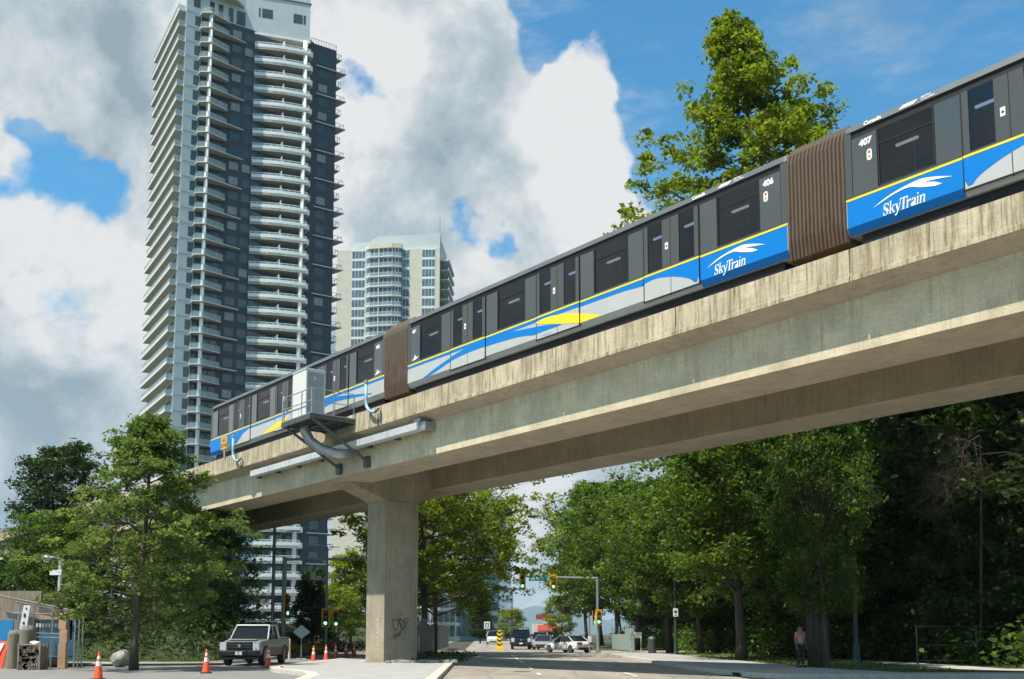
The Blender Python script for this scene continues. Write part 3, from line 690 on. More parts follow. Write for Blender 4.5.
# serif word mark drawn stroke by stroke (unit height 1 = cap height)
GL = {
 'S': (.56, [[(.50,.98),(.50,.72),(.46,.72),(.40,.88),(.28,.93),(.17,.85),(.18,.72),(.32,.60),(.46,.48),(.52,.30),(.45,.08),(.26,-.02),(.12,.03),(.06,.0),(.04,.30),(.09,.30),(.15,.10),(.26,.04),(.36,.10),(.37,.24),(.28,.36),(.12,.48),(.04,.62),(.05,.82),(.16,.98),(.30,1.01),(.40,.96),(.45,.98)]]),
 'k': (.56, [[(.0,1.06),(.17,1.06),(.17,.06),(.23,.0),(.0,.0),(.06,.05),(.06,.98),(.0,1.02)], [(.17,.34),(.36,.60),(.30,.66),(.54,.66),(.54,.62),(.44,.58),(.30,.42),(.50,.06),(.57,.0),(.33,.0),(.38,.05),(.23,.33),(.17,.26)]]),
 'y': (.52, [[(.0,.66),(.23,.66),(.18,.60),(.30,.20),(.40,.58),(.36,.66),(.53,.66),(.47,.60),(.28,-.12),(.16,-.30),(.02,-.30),(.0,-.20),(.10,-.18),(.18,-.12),(.22,.0),(.06,.58),(.0,.62)]]),
 'T': (.66, [[(.0,1.0),(.68,1.0),(.68,.74),(.64,.74),(.58,.92),(.41,.92),(.41,.06),(.50,.0),(.18,.0),(.27,.06),(.27,.92),(.10,.92),(.04,.74),(.0,.74)]]),
 'r': (.40, [[(.0,.64),(.17,.68),(.17,.55),(.28,.67),(.39,.67),(.38,.52),(.26,.52),(.17,.44),(.17,.06),(.24,.0),(.0,.0),(.06,.06),(.06,.58),(.0,.60)]]),
 'a': (.46, [[(.04,.56),(.10,.65),(.24,.68),(.37,.62),(.40,.50),(.40,.10),(.47,.04),(.42,-.01),(.33,.0),(.29,.07),(.17,-.02),(.05,.02),(.0,.15),(.06,.28),(.29,.40),(.29,.52),(.23,.60),(.15,.57),(.14,.48),(.05,.48)], ]),
 'i': (.25, [[(.0,.64),(.17,.68),(.17,.06),(.23,.0),(.0,.0),(.06,.06),(.06,.58),(.0,.60)], [(.06,.82),(.17,.82),(.17,.95),(.06,.95)]]),
 'n': (.54, [[(.0,.64),(.16,.68),(.17,.57),(.29,.67),(.40,.67),(.48,.57),(.48,.06),(.54,.0),(.31,.0),(.37,.06),(.37,.50),(.31,.57),(.24,.55),(.17,.47),(.17,.06),(.23,.0),(.0,.0),(.06,.06),(.06,.58),(.0,.60)]]),
}
def wordmark(car, ua, za, h):
    from mathutils.geometry import tessellate_polygon
    def fill(b, poly):
        tris = tessellate_polygon([[Vector((x, y, 0)) for x, y in poly]])
        for t in tris:
            p = [poly[i] for i in t]
            a = (p[1][0] - p[0][0]) * (p[2][1] - p[0][1]) - (p[2][0] - p[0][0]) * (p[1][1] - p[0][1])
            if a < 0: p = p[::-1]
            b.add([(ua + x * h, QT - .013, za + y * h) for x, y in p], [(0, 1, 2)])
    b = MB(); x = 0
    for ch in 'SkyTrain':
        w, polys = GL[ch]
        if ch == 'y': pass
        for pl in polys: fill(b, [((x + a + .10 * c) * 1.0, c) for a, c in pl])
        x += w * .97 + .02
        if ch == 'T': x -= .08
        if ch == 'k': x -= .03
        if ch == 'y': x -= .12
    b.build('wordmark', 'tr_white', car)
    b = MB()
    sw = smooth_poly([(-.9, .97), (.4, 1.52), (1.6, 1.8), (2.7, 1.96), (3.6, 1.98), (4.8, 1.7), (6.1, 1.25)], 4) + [(5.2, 1.42), (4.4, 1.55), (3.7, 1.62), (4.6, 1.34), (5.2, .98)] + smooth_poly([(4.6, .98), (3.4, 1.3), (2.4, 1.66), (1.2, 1.56), (.2, 1.3)], 4)
    fill(b, sw); b.build('emblem', 'tr_white', car)
def badge(car, u, z):
    for nm, m_, zz, r_, y in (('badge', 'tr_white', 0, .075, .003), ('badge_mark', 'tr_red', .03, .04, .006), ('badge_mark', 'tr_orange', -.1, .04, .006)):
        b = MB()
        if nm == 'badge': b.prism([(.075 * math.cos(a), (.04 if math.sin(a) > 0 else -.12) + .075 * math.sin(a)) for a in [math.pi * 2 * (i + .5) / 24 for i in range(24)]], 0, .003)
        else: b.lathe([(r_, 0), (r_, .003)], 12)
        o = b.build(nm, m_, car); o.rotation_euler = (R(90), 0, 0); o.location = (u, QT - y + .003, z + zz)
def number(car, u, txt, size=.24): text_mesh('fleet_number', txt, size, 'tr_white', car, (u, QT - .006, zw1 - .28), (R(90), 0, 0), extrude=.002, align='CENTER', offset=.012)
def roof_text(car, u):
    y = QT - .02
    text_mesh('lettering', 'Canada', .16, 'tr_white', car, (u, QT - .028, zf0 + .025), (R(78), 0, 0), extrude=.003, offset=.006, spacing=1.05)
    b = MB(); b.add([(u + 1.0, QT - .024, zf0 + .04), (u + 1.4, QT - .024, zf0 + .04), (u + 1.5, QT + .01, zf0 + .14), (u + 1.1, QT + .01, zf0 + .14)], [(0, 1, 2, 3)]); b.build('emblem', 'tr_white', car)
    text_mesh('lettering', 'BRITISH\nCOLUMBIA', .075, 'tr_white', car, (u + 1.6, QT - .018, zf0 + .1), (R(78), 0, 0), extrude=.003)

c406, X, pt = make_car(U406, False, '406'); livery_mid(X, pt); livery_line(X, pt, 0, CL); lower_blue(c406, U406 + 16.25, U406 + CL - .02)
wm = side(713, 273, QT); wordmark(c406, wm[0] + .05, 10.73 + Z, .31)
number(c406, U406 + CL - .62, '406'); badge(c406, U406 + CL - .72, zw1 - .55); number(c406, U406 + .5, '406', .2)
roof_text(c406, U406 + 16.0)
c407, X, pt = make_car(U407, True, '407'); livery_mid(X, pt); livery_line(X, pt, 0, CL); lower_blue(c407, U407 + .02, U407 + CL - 16.25)
wordmark(c407, side(883, 219, QT)[0], 10.73 + Z, .31)
number(c407, U407 + .62, '407'); badge(c407, U407 + .72, zw1 - .55); roof_text(c407, U407 + .6)
clast, X, pt = make_car(ULAST, True, '405')
TL = lambda pts: [(u, z) for u, z in (side(x, y, QT) for x, y in pts)]
pt([(ULAST, zy0 - .12), (ULAST + CL, zy0 - .12), (ULAST + CL, zy0), (ULAST, zy0)], 'tr_blue')
pt(TL([(212, 441), (224, 438)]) [:1] and [(ULAST + .02, zb0 + .25), (ULAST + .02, zy0)] + TL([(262, 421), (250, 428), (243, 434), (237, 444)]) + [(ULAST + 2.2, zb0 + .25)], 'tr_blue', layer=1)
pt(TL([(262, 437), (268, 430), (276, 423), (290, 416), (284, 424), (276, 431)]), 'tr_yellow', layer=2)
pt(TL([(272, 440), (284, 432), (296, 424), (304, 420), (304, 430), (288, 436)]), 'tr_blue', layer=1)
pt(smooth_poly(TL([(322, 402), (335, 397), (350, 395), (372, 393)])) + smooth_poly(TL([(372, 394), (352, 398), (336, 402), (322, 409)])), 'tr_blue', layer=1)
livery_line(X, pt); lower_blue(clast, ULAST + .02, ULAST + 1.6)
# small white bird mark on the end panels
def bird(car, u, z):
    b = MB(); b.add([(u - .28, QT - .004, z), (u, QT - .004, z + .02), (u + .28, QT - .004, z + .1), (u + .05, QT - .004, z + .12), (u - .02, QT - .004, z + .25), (u - .08, QT - .004, z + .1)], [(0, 1, 2, 3), (0, 3, 4, 5)]); b.build('emblem', 'tr_white', car)
bird(c406, U406 + .58, zw0 + .02); bird(clast, ULAST + CL - .6, zw0 + .02); number(clast, ULAST + CL - .6, '405', .2)
# rounded cab end of the last car
b = MB()
rings = []
for k, (du, s) in enumerate(((0, 1), (-.25, .97), (-.5, .86), (-.62, .7))):
    rings.append([(ULAST + du, QM + (y - QM) * s, z if z < zb1 else z) for (_, y, z) in [(0, QT + .14, zb0 + (.0 if k < 2 else .15)), (0, QT, zb0 + .6), (0, QT, zb1), (0, QT2, zb1), (0, QT2, zb0 + .6), (0, QT2 - .14, zb0 + (.0 if k < 2 else .15))]])
b.loft([r[::-1] for r in rings]); b.build('nose', 'tr_blue', clast)
b = MB(); rings = []
for k, (du, s) in enumerate(((0, 1), (-.22, .97), (-.4, .86))):
    rings.append([(ULAST + du, QM + (y - QM) * s, z) for y, z in ((QT, zb1 + .003), (QT + .02, zf0 - .1 * k), (QT + .5, zf1 + .1 - .2 * k), (QT2 - .5, zf1 + .1 - .2 * k), (QT2 - .02, zf0 - .1 * k), (QT2, zb1 + .003))])
b.loft([r[::-1] for r in rings]); b.build('windscreen', 'tr_dark', clast)
c408 = None
def bellows(u0, u1):
    b = MB(); n = 15; rings = []
    base = [(QT + .10, zb0 - .15), (QT + .04, zb0 + .4), (QT + .04, zf0 - .25), (QT + .12, zf0 + .0), (QT + .45, zf1 + .12), (QT2 - .45, zf1 + .12), (QT2 - .12, zf0), (QT2 - .04, zf0 - .25), (QT2 - .04, zb0 + .4), (QT2 - .1, zb0 - .15)]
    for i in range(n * 4 + 1):
        u = u0 + (u1 - u0) * i / (n * 4); k = (0, .75, 1, .75)[i % 4] * .11
        cz = (zb0 + zf1) / 2
        rings.append([(u, y + (k if y > QM else -k) - (.0 if y > QM else 0), z + (k if z > cz + 1 else 0)) for y, z in base[::-1]])
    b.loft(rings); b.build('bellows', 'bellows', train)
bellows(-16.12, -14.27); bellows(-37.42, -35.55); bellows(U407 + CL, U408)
c408 = dup(c406, loc=(U408 - U406, 0, 0), parent=train)
for ch in list(c408.children):
    if ch.name.startswith(('fleet_number', 'badge')): bpy.data.objects.remove(ch, do_unlink=True)
# roof furniture: antennas
for px, h in ((430, .25), (446, .18)):
    pass

# ------------------------------------------------------------------ the tall tower
mat('tw_wall', (.040, .053, .070), .6, noise=.08, nscale=.3)
mat('tw_white', (.80, .82, .80), .55, noise=.05, nscale=.5)
mat('tw_panel', (.50, .56, .57), .5, noise=.05, nscale=.3)
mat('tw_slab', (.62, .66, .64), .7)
mat('tw_soffit', (.36, .36, .31), .8)  # balcony undersides darkened in the colour, for the shade beneath the slabs
mat('tw_glass', (.03, .065, .075), .08, spec=.7, noise=.35, nscale=.35)
mat('tw_rail', (.45, .56, .58), .2, spec=.6, alpha=.45)
mat('tw_recess', (.10, .12, .13), .5, noise=.3, nscale=.4)
mat('blind', (.26, .29, .29), .7)
TA = at_y(164.0, 634, 180)
TROT = math.atan2(.533, .846)
tower = thing('apartment_tower', 'very tall dark and white apartment tower with rows of curved white balconies', 'apartment tower', (TA.x, TA.y, 0), TROT)
FH, NF = 3.0, 40; ZT = NF * FH + .6         # top of the dark walls
W_, DP = 30.4, 21.
rt = random.Random(9)
MB().box(2.9, 13.4, .0, DP - .05, 0, ZT).build('wall', 'tw_wall', tower)
MB().box(13.4, 24.9, .02, DP - .05, 0, ZT - .02).build('wall', 'tw_recess', tower)
MB().box(24.9, W_, -.4, DP - .05, 0, ZT + 1.2).build('wall', 'tw_wall', tower)
MB().box(.0, 2.9, -.05, DP, 0, ZT + 4.5).build('wall', 'tw_panel', tower)
b = MB()
for k in range(NF + 2): b.box(-.02, 2.92, -.075, -.052, k * FH + .25, k * FH + .31)
b.build('panel_joint', 'tw_recess', tower)
# windows; the first hundred by size as parts, the rest as one
wins = []
for k in range(NF - 1, -1, -1):
    z = k * FH + .9
    wins += [(1.75, 2.7, -.09, z, 1.75), (9.0, 10.7, -.06, z, 1.5), (11.5, 13.0, -.06, z, 1.5), (26.6, 28.4, -.46, z, 1.5)]
wins.sort(key=lambda w: -(w[1] - w[0]) * w[4] - .001 * w[3])
def win_mb(b, w):
    x0, x1, y, z, h = w
    b.mi(1).box(x0 - .07, x1 + .07, y + .01, y + .06, z - .07, z + h + .07)
    b.mi(0).box(x0, x0 + (x1 - x0) * .66 - .03, y - .012, y + .012, z, z + h); b.box(x0 + (x1 - x0) * .66 + .03, x1, y - .012, y + .012, z, z + h)
    return b
for i, w in enumerate(wins[:98]): win_mb(MB(), w).build('window', ['blind' if rt.random() < .14 else 'tw_glass', 'dsteel'], tower)
b = MB()
for w in wins[98:]: win_mb(b, w)
struct(b.build('windows', ['tw_glass', 'dsteel'], tower), 'stuff')
b = MB()      # glazing inside the front balconies, and on the left flank
for k in range(NF):
    z = k * FH
    for i in range(7): x = 13.8 + i * 1.58; b.box(x, x + 1.4, -.03, -.005, z + .35, z + 2.5)
    for i in range(10): y = 1.3 + i * 1.95; b.box(-.04, -.01, y, y + 1.6, z + .4, z + 2.5)
    for i in range(3): x = 3.3 + i * 1.5; b.box(x, x + 1.3, -.05, -.02, z + .35, z + 2.55)
struct(b.build('balcony_glazing', 'tw_glass', tower), 'stuff')
# front balconies: bowed wedge growing out to the right
def bow(n=9, inset=0.):
    a, c = Vector((13.3, -.35)), Vector((23.6, -3.6)); nn = Vector((c - a).yx).normalized(); nn = Vector((nn.x * -1 if nn.x > 0 else nn.x, -abs(nn.y)))
    t = (c - a).normalized(); nn = Vector((t.y, -t.x))
    if nn.y > 0: nn = -nn
    return [tuple(a.lerp(c, i / n) + nn * (math.sin(math.pi * i / n) * .45 - inset)) for i in range(n + 1)]
front = bow(); inner = bow(inset=.14)
def front_balcony():
    b = MB(); poly = front + [(24.1, -3.3), (24.1, -.03), (13.3, -.03)]
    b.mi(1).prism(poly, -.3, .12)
    for i in range(len(front) - 1):
        p, q, p2, q2 = front[i], front[i + 1], inner[i], inner[i + 1]
        b.mi(0).add([(*p, -.34), (*q, -.34), (*q, .72), (*p, .72), (*p2, -.34), (*q2, -.34), (*q2, .72), (*p2, .72)], [(0, 1, 2, 3), (4, 7, 6, 5), (3, 2, 6, 7), (0, 4, 5, 1)])
    b.box(24.1, 24.24, -3.3, -.45, -.34, .72)
    b.prism([front[-1], (24.22, -3.35), (24.1, -3.3), inner[-1]], -.34, .72)
    return b
for k in range(1, NF):
    z = k * FH + .1
    if k == 1:
        fb = front_balcony().build('balcony', ['tw_white', 'tw_soffit'], tower, loc=(0, 0, z))
        r_ = MB()
        for i in range(len(front) - 1):
            p, q = inner[i], inner[i + 1]; r_.add([(*p, .72), (*q, .72), (*q, 1.12), (*p, 1.12)], [(0, 1, 2, 3)])
        for i in range(len(inner)): r_.mi(1); r_.tube([(*inner[i], .72), (*inner[i], 1.16)], .05, 4)
        r_.tube([(*p, 1.16) for p in inner], .055, 4)
        rl = r_.build('railing', ['tw_rail', 'tw_white'], fb)
        sc = MB().box(18.6, 18.75, -2.4, -.4, .1, 1.9).build('divider', 'tw_white', fb)
    else:
        dup(fb, loc=(0, 0, z), parent=tower)
MB().tube([(22.75, -2.95, 0), (22.75, -2.95, ZT - .7)], .42, 12).build('column', 'tw_white', tower, smooth=True)
# corner balconies
cpoly = [(2.5, -.05), (2.6, -1.3), (4.2, -2.3), (8.2, -.9), (8.2, -.02)]
def corner_balcony(ext):
    b = MB(); poly = [(2.5, -.08), (2.6, -1.3), (4.2, -2.3), (11.4, -.75), (11.4, -.5), (8.3, -.02)] if ext else cpoly
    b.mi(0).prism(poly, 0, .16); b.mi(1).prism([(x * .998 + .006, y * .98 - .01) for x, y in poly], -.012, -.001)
    return b
def corner_rail():
    b = MB()
    P_ = [(2.62, -.1), (2.7, -1.25), (4.2, -2.18), (8.1, -.9), (8.1, -.1)]
    for p, q in zip(P_[:-1], P_[1:]): b.mi(0).add([(*p, .2), (*q, .2), (*q, 1.15), (*p, 1.15)], [(0, 1, 2, 3)])
    b.mi(1)
    for p, q in zip(P_[:-1], P_[1:]):
        n = max(1, int((Vector(q) - Vector(p)).length / 1.1))
        for i in range(n + 1): t = Vector(p).lerp(Vector(q), i / n); b.tube([(t.x, t.y, .16), (t.x, t.y, 1.2)], .035, 4)
    b.tube([(*p, 1.2) for p in P_], .05, 4)
    return b
cb = [None, None]
for k in range(1, NF + 1):
    e_ = k % 2
    if cb[e_] is None:
        cb[e_] = corner_balcony(e_).build('corner_balcony', ['tw_slab', 'tw_soffit'], tower, loc=(0, 0, k * FH))
        corner_rail().build('railing', ['tw_rail', 'steel'], cb[e_])
    else: dup(cb[e_], loc=(0, 0, k * FH), parent=tower)
MB().tube([(4.35, -1.35, 0), (4.35, -1.35, ZT)], .36, 12).build('column', 'tw_white', tower, smooth=True)
# flank balconies on the left
sb = [None, None]
for k in range(1, NF + 1):
    e_ = k % 2
    if sb[e_] is None:
        y1 = DP + (1.6 if e_ else .2)
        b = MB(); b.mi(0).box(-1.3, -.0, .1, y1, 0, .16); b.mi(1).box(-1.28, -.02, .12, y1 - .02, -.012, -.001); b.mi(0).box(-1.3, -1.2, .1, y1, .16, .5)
        sb[e_] = b.build('side_balcony', ['tw_slab', 'tw_soffit'], tower, loc=(0, 0, k * FH))
        b = MB(); b.box(-1.27, -1.25, .1, y1, .5, 1.15); b.box(-1.24, -.1, .1, .12, .2, 1.15)
        b.mi(1).tube([(-1.26, .1, 1.18), (-1.26, y1, 1.18)], .05, 4)
        for i in range(12): y = .35 + (y1 - .4) * i / 11; b.tube([(-1.26, y, .5), (-1.26, y, 1.18)], .035, 4)
        b.build('railing', ['tw_rail', 'steel'], sb[e_])
    else: dup(sb[e_], loc=(0, 0, k * FH), parent=tower)
# right corner balconies
rb = [None, None]
for k in range(2, NF + 1):
    e_ = k % 2
    if rb[e_] is None:
        poly = [(26.0, -.85), (32.6, -.7), (30.5, 5.5), (30.42, -.45), (26., -.45)] if e_ else [(30.42, -.4), (31.6, -.2), (30.5, 4), (30.42, 3.9)]
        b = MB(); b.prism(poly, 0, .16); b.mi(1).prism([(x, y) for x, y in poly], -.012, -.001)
        rb[e_] = b.build('corner_balcony', ['tw_slab', 'tw_soffit'], tower, loc=(0, 0, k * FH))
        xr = 32.3 if e_ else 31.5
        b = MB(); b.tube([(30.45, -.3, 1.15), (xr, -.3, 1.15), (30.6, 4.2, 1.15)], .05, 4)
        for p in ((30.45, -.3), ((30.45 + xr) / 2, -.3), (xr, -.3), ((xr + 30.6) / 2, 2)): b.tube([(*p, .1), (*p, 1.15)], .045, 4)
        b.build('railing', 'dsteel', rb[e_])
    else: dup(rb[e_], loc=(0, 0, k * FH), parent=tower)
# penthouse and roofs
b = MB(); b.mi(0)
pf = [(2.9, -.1), (9.2, -.1), (9.6, .9), (13.0, .8), (24.9, -3.1), (24.9, 6), (W_ - 1, 8), (W_ - 1, DP - 1), (2.9, DP - 1)]
b.prism([(11.5, .6), (13.2, .2), (23.7, -2.75), (23.7, DP - 2), (11.5, DP - 2)], ZT - .2, ZT + 11.5)
b.prism([(2.9, .5), (11.5, .6), (11.5, DP - 2), (2.9, DP - 2)], ZT + .02, ZT + 11.5)
b.prism([(11.3, .45), (13.1, .0), (23.95, -3.0), (23.95, DP - 1.8), (11.3, DP - 1.8)], ZT + 11.51, ZT + 12.1)
b.build('penthouse', 'tw_panel', tower)
b = MB(); b.prism([(11.35, .5), (13.15, .05), (23.9, -2.93), (23.9, DP - 1.9), (11.35, DP - 1.9)], ZT + 7.6, ZT + 7.85); b.build('cornice', 'tw_recess', tower)
MB().prism([(13.3, .0), (23.8, -2.9), (23.8, -.2), (13.3, 2)], ZT - .6, ZT - .205).build('penthouse_slab', 'tw_white', tower)
b = MB()
def pwin(x0, x1, z0, z1):
    f = lambda x: .2 - (x - 13.2) * 3.3 / 11.7
    b.mi(0).add([(x0, f(x0) - .03, z0), (x1, f(x1) - .03, z0), (x1, f(x1) - .03, z1), (x0, f(x0) - .03, z1)], [(0, 1, 2, 3)])
pwin(14.6, 16.6, ZT + 3.2, ZT + 5.1); pwin(14.0, 14.3, ZT + 3.2, ZT + 5.1); pwin(20.5, 22.2, ZT + 3.2, ZT + 5.1); pwin(22.4, 22.8, ZT + 3.2, ZT + 5.1)
for x in (4.5, 6.2, 8.2, 9.8, 10.6): b.box(x, x + .9, .46, .49, ZT + .6, ZT + 3.4)
b.box(1.3, 2.6, -.1, -.06, ZT + .9, ZT + 2.8)
struct(b.build('penthouse_glazing', 'tw_glass', tower), 'stuff')
b = MB(); b.mi(0)
cv = [(3.6, -1.6)] + [(3.6 + 8 * i / 8, -1.9 - .8 * math.sin(math.pi * i / 8) + 2.8 * (i / 8) ** 2) for i in range(1, 9)] + [(11.6, 1.5), (3.2, 1.5)]
b.prism(cv, ZT + 4.3, ZT + 4.7); b.prism([(x, y) for x, y in cv], ZT + 4.25, ZT + 4.29); b.build('roof_canopy', 'tw_soffit', tower)
b = MB()
for k in range(11): b.tube([(24.9 + k * .55, -.3, ZT + 1.2), (24.9 + k * .55, -.3, ZT + 2.3)], .04, 4)
b.tube([(24.9, -.3, ZT + 2.3), (30.4, -.3, ZT + 2.3), (30.4, 8, ZT + 2.3)], .05, 4)
b.prism([(24.9, 3), (28, 5), (28, 12), (24.9, 12)], ZT + 1.2, ZT + 4.5)
b.build('roof_terrace', 'tw_recess', tower)
b = MB(); b.prism([(-1.0, 3), (0, 1), (0, 12), (-1.0, 12)], ZT, ZT + 4.); b.tube([(-1.2, .4, ZT + 1.1), (-1.2, DP, ZT + 1.1)], .05, 4); b.build('roof_wing', 'tw_panel', tower)

# ------------------------------------------------------------------ other buildings
mat('cr_wall', (.60, .58, .47), .75, noise=.06, nscale=.4)
mat('cr_glass', (.12, .17, .19), .08, spec=.8, noise=.5, nscale=.5)
mat('cr_frame', (.68, .73, .73), .5)
mat('cr_dark', (.07, .08, .08), .6)
mat('gl_glass', (.10, .16, .19), .1, spec=.8, noise=.4, nscale=.25)
mat('gl_frame', (.30, .38, .42), .5)
def grid_win(parent, x0, x1, y, z0, z1, nx, fh=3., name='glazing', wh=2.2, mg='cr_glass', mf='cr_frame', gap=.12):
    """curtain glazing: one strip per storey stack as one part with mullions"""
    b = MB(); n = int((z1 - z0) / fh); dx = (x1 - x0) / nx
    b.mi(1).box(x0, x1, y - .05, y + .02, z0, z1)
    for k in range(n):
        for i in range(nx):
            b.mi(0).box(x0 + i * dx + gap / 2, x0 + (i + 1) * dx - gap / 2, y - .075, y - .052, z0 + k * fh + .5, z0 + k * fh + .5 + wh)
    return b.build(name, [mg, mf], parent)
# cream tower: front px 335..437, flank to 450
BA = at_y(330, 634, 290)
cream = thing('cream_apartment_tower', 'cream and glass apartment tower behind and to the right of the tall dark tower', 'apartment tower', (BA.x, BA.y, 0), R(-3.5))
H2 = at_y(400, 251, 290).z
MB().box(0, 31.0, 0, 18, 0, H2).build('wall', 'cr_wall', cream)
b = MB()
for k in range(30): b.box(-.02, 31.02, -.02, -.004, H2 - k * 3.0 - .02, H2 - k * 3.0 + .05)
b.build('panel_joint', 'cr_frame', cream)
MB().box(3, 31.0, 3.5, 16, H2, H2 + 3.9).build('roof_plant_room', 'tw_panel', cream)
MB().yprism([(4, H2), (30.8, H2), (31.0, H2 + 5.3), (12, H2 + 4.6)], 1.2, 3.4).build('roof_screen', 'tw_panel', cream)
grid_win(cream, 4.6, 8.6, -.02, H2 - 75, H2, 4)
grid_win(cream, 20.0, 21.9, -.02, H2 - 75, H2, 2)
grid_win(cream, 25.7, 29.6, -.02, H2 - 75, H2, 4)
MB().prism([(8.6, -.05), (10.0, -1.6), (17, -2.4), (20.0, -1.6), (20.0, -.05)], H2 - .2, H2 + 1.2).build('bay_cap', 'cr_wall', cream)
b = MB(); b.prism([(8.8, -.05), (10.2, -1.0), (17, -1.5), (19.7, -1.0), (19.8, -.05)], 0, H2 - .21); b.build('bay_wall', 'cr_glass', cream)
b = MB()
for x, y in [(8.8 + 1.4 * i / 3, -.08 - .95 * i / 3) for i in range(4)] + [(10.2 + 1.36 * i, -1.04 - .1 * i) for i in range(1, 6)] + [(17.9, -1.34), (18.8, -1.18)]: b.box(x - .12, x + .12, y - .1, y + .05, 0, H2 - .22)
b.build('bay_mullion', 'cr_frame', cream)
proto = None
for k in range(1, 25):
    z = H2 - k * 3.0
    if proto is None:
        b = MB(); b.prism([(8.6, -.9), (10.3, -2.2), (17.2, -2.9), (19.9, -2.0), (19.9, -1.0), (17, -1.51), (10.2, -1.01)], -.15, .2)
        proto = b.build('balcony', 'tw_slab', cream, loc=(0, 0, z))
        b = MB(); P_ = [(8.7, -1.0), (10.3, -2.1), (17.2, -2.8), (19.8, -1.9)]
        for p, q in zip(P_[:-1], P_[1:]): b.mi(0).add([(*p, .2), (*q, .2), (*q, 1.1), (*p, 1.1)], [(0, 1, 2, 3)])
        b.mi(1).tube([(*p, 1.12) for p in P_], .06, 4)
        for p, q in zip(P_[:-1], P_[1:]):
            n_ = max(1, int((Vector(q) - Vector(p)).length / 1.2))
            for i in range(n_): t = Vector(p).lerp(Vector(q), i / n_); b.tube([(t.x, t.y, .2), (t.x, t.y, 1.12)], .05, 4)
        b.mi(0)
        b.build('railing', ['tw_rail', 'cr_frame'], proto)
        MB().box(13.0, 13.2, -2.5, -1.2, .2, 2.4).build('divider', 'cr_frame', proto)
    else: dup(proto, loc=(0, 0, z), parent=cream)
b = MB()
for k in range(1, 26): z = H2 - k * 3.0; b.box(30.99, 33.5, 2, 16, z, z + .25); b.box(33.4, 33.5, 2, 16, z + .25, z + .9)
b.build('flank_balconies', 'tw_slab', cream)
MB().box(31.01, 31.1, 1, 17, 0, H2 - 3).build('flank_glazing', 'cr_dark', cream)
MB().tube([(30.6, 3, H2 + 3), (30.6, 3, H2 + 11)], .06, 5).build('antenna', 'dsteel', cream)
# glass tower down the road
def simple_block(name, label, px0, px1, ytop, Y, depth, rot, nx, mw='gl_frame', mg='gl_glass', balc=None, fh=3., cat='apartment tower', wh=2.3):
    a = at_y(px0, 634, Y); c = at_y(px1, 634, Y); w = (c.x - a.x) / math.cos(rot); H = at_y((px0 + px1) / 2, ytop, Y).z
    t = thing(name, label, cat, (a.x, a.y, 0), rot)
    MB().box(0, w, 0, depth, 0, H).build('wall', mw, t)
    grid_win(t, .2, w - .2, -.01, .5, H - .4, nx, fh, mg=mg, mf=mw, wh=wh)
    g = grid_win(t, 0, depth, 0, .5, H - .4, max(3, int(depth / 2.4)), fh, mg=mg, mf=mw, wh=wh, name='flank_glazing'); g.rotation_euler.z = R(90); g.location = (w + .02, 0, 0)
    for p in g.data.vertices: pass
    MB().box(w * .2, w * .8, depth * .25, depth * .7, H, H + 2.2).build('roof_plant_room', mw, t)
    if balc:
        x0, x1, dz = balc; b = MB()
        for k in range(1, int(H / fh)):
            n = 8; arc = [(x0 + (x1 - x0) * i / n, -.1 - 2.6 * math.sin(math.pi * i / n)) for i in range(n + 1)]
            b.prism(arc, k * fh - .15, k * fh + .15)
            b.prism([(x, y + .12) for x, y in arc] , k * fh + .15, k * fh + .16)
            b.prism(arc[:1] + arc[1:-1] + arc[-1:], k * fh + .15, k * fh + .75)
        b.build('balconies', 'tw_panel', t)
    return t
simple_block('glass_tower', 'tall blue grey glass tower far down the road behind the leafy branches', 474, 506, 500, 330, 22, R(-4), 9)
simple_block('glass_block', 'lower blue grey block right beside the tall glass tower', 499, 513, 588, 380, 16, R(0), 5, cat='building')
simple_block('curved_balcony_block', 'mid rise glass block with curved balconies at the end of the street', 455, 499, 566, 235, 18, R(-6), 8, mw='gl_frame', balc=(3.2, 10.0, 0), cat='building')
simple_block('cream_block', 'narrow cream block between the tree trunk and the curved balcony block', 437, 456, 585, 210, 14, R(0), 3, mw='cr_wall', mg='cr_glass', cat='building')
simple_block('pale_block', 'pale block with large windows seen between the pier and the tree trunks', 404, 436, 560, 200, 14, R(0), 6, mw='tw_white', mg='cr_glass', cat='building')
# store with red awnings
mat('awning', (.34, .045, .035), .7, noise=.1); mat('sign_white', (.75, .76, .75), .6)
st = thing('roadside_store', 'low store with two red awnings beyond the crossing', 'store', (at_y(533, 634, 200).x, 200, 0))
MB().box(0, 5.6, 0, 12, 0, 3.6).build('wall', 'cr_wall', st)
mat('awning', (.34, .045, .035), .7, noise=.1); mat('sign_white', (.75, .76, .75), .6)
b = MB(); b.xprism([(0, 3.3), (-1.5, 2.2), (-1.5, 2.0), (0, 2.0)], .9, 3.0); b.build('awning', 'awning', st)
b = MB(); b.xprism([(0, 3.3), (-1.5, 2.2), (-1.5, 2.0), (0, 2.0)], 3.1, 5.0); b.build('awning', 'awning', st)
b = MB(); b.box(.6, 3.9, -.3, .5, 4.4, 5.4); b.build('roof_band', 'awning', st)
MB().box(2, 4.4, -.2, .3, 3.7, 4.3).build('sign_board', 'sign_white', st)
MB().box(.5, 5.2, -.05, -.01, .3, 1.9).build('shop_window', 'cr_dark', st)
# low podium at the foot of the tower
pod = thing('tower_podium', 'low dark and white podium at the foot of the tall tower', 'building', (TA.x, TA.y, 0), TROT)
MB().box(24, 48, -3.5, 12, 0, 5.2).build('wall', 'tw_wall', pod); MB().box(23.6, 48.4, -4.2, 12.2, 5.2, 5.8).build('roof_slab', 'tw_white', pod)
grid_win(pod, 25, 47, -3.52, .4, 4.6, 11, 4.0, wh=3.)

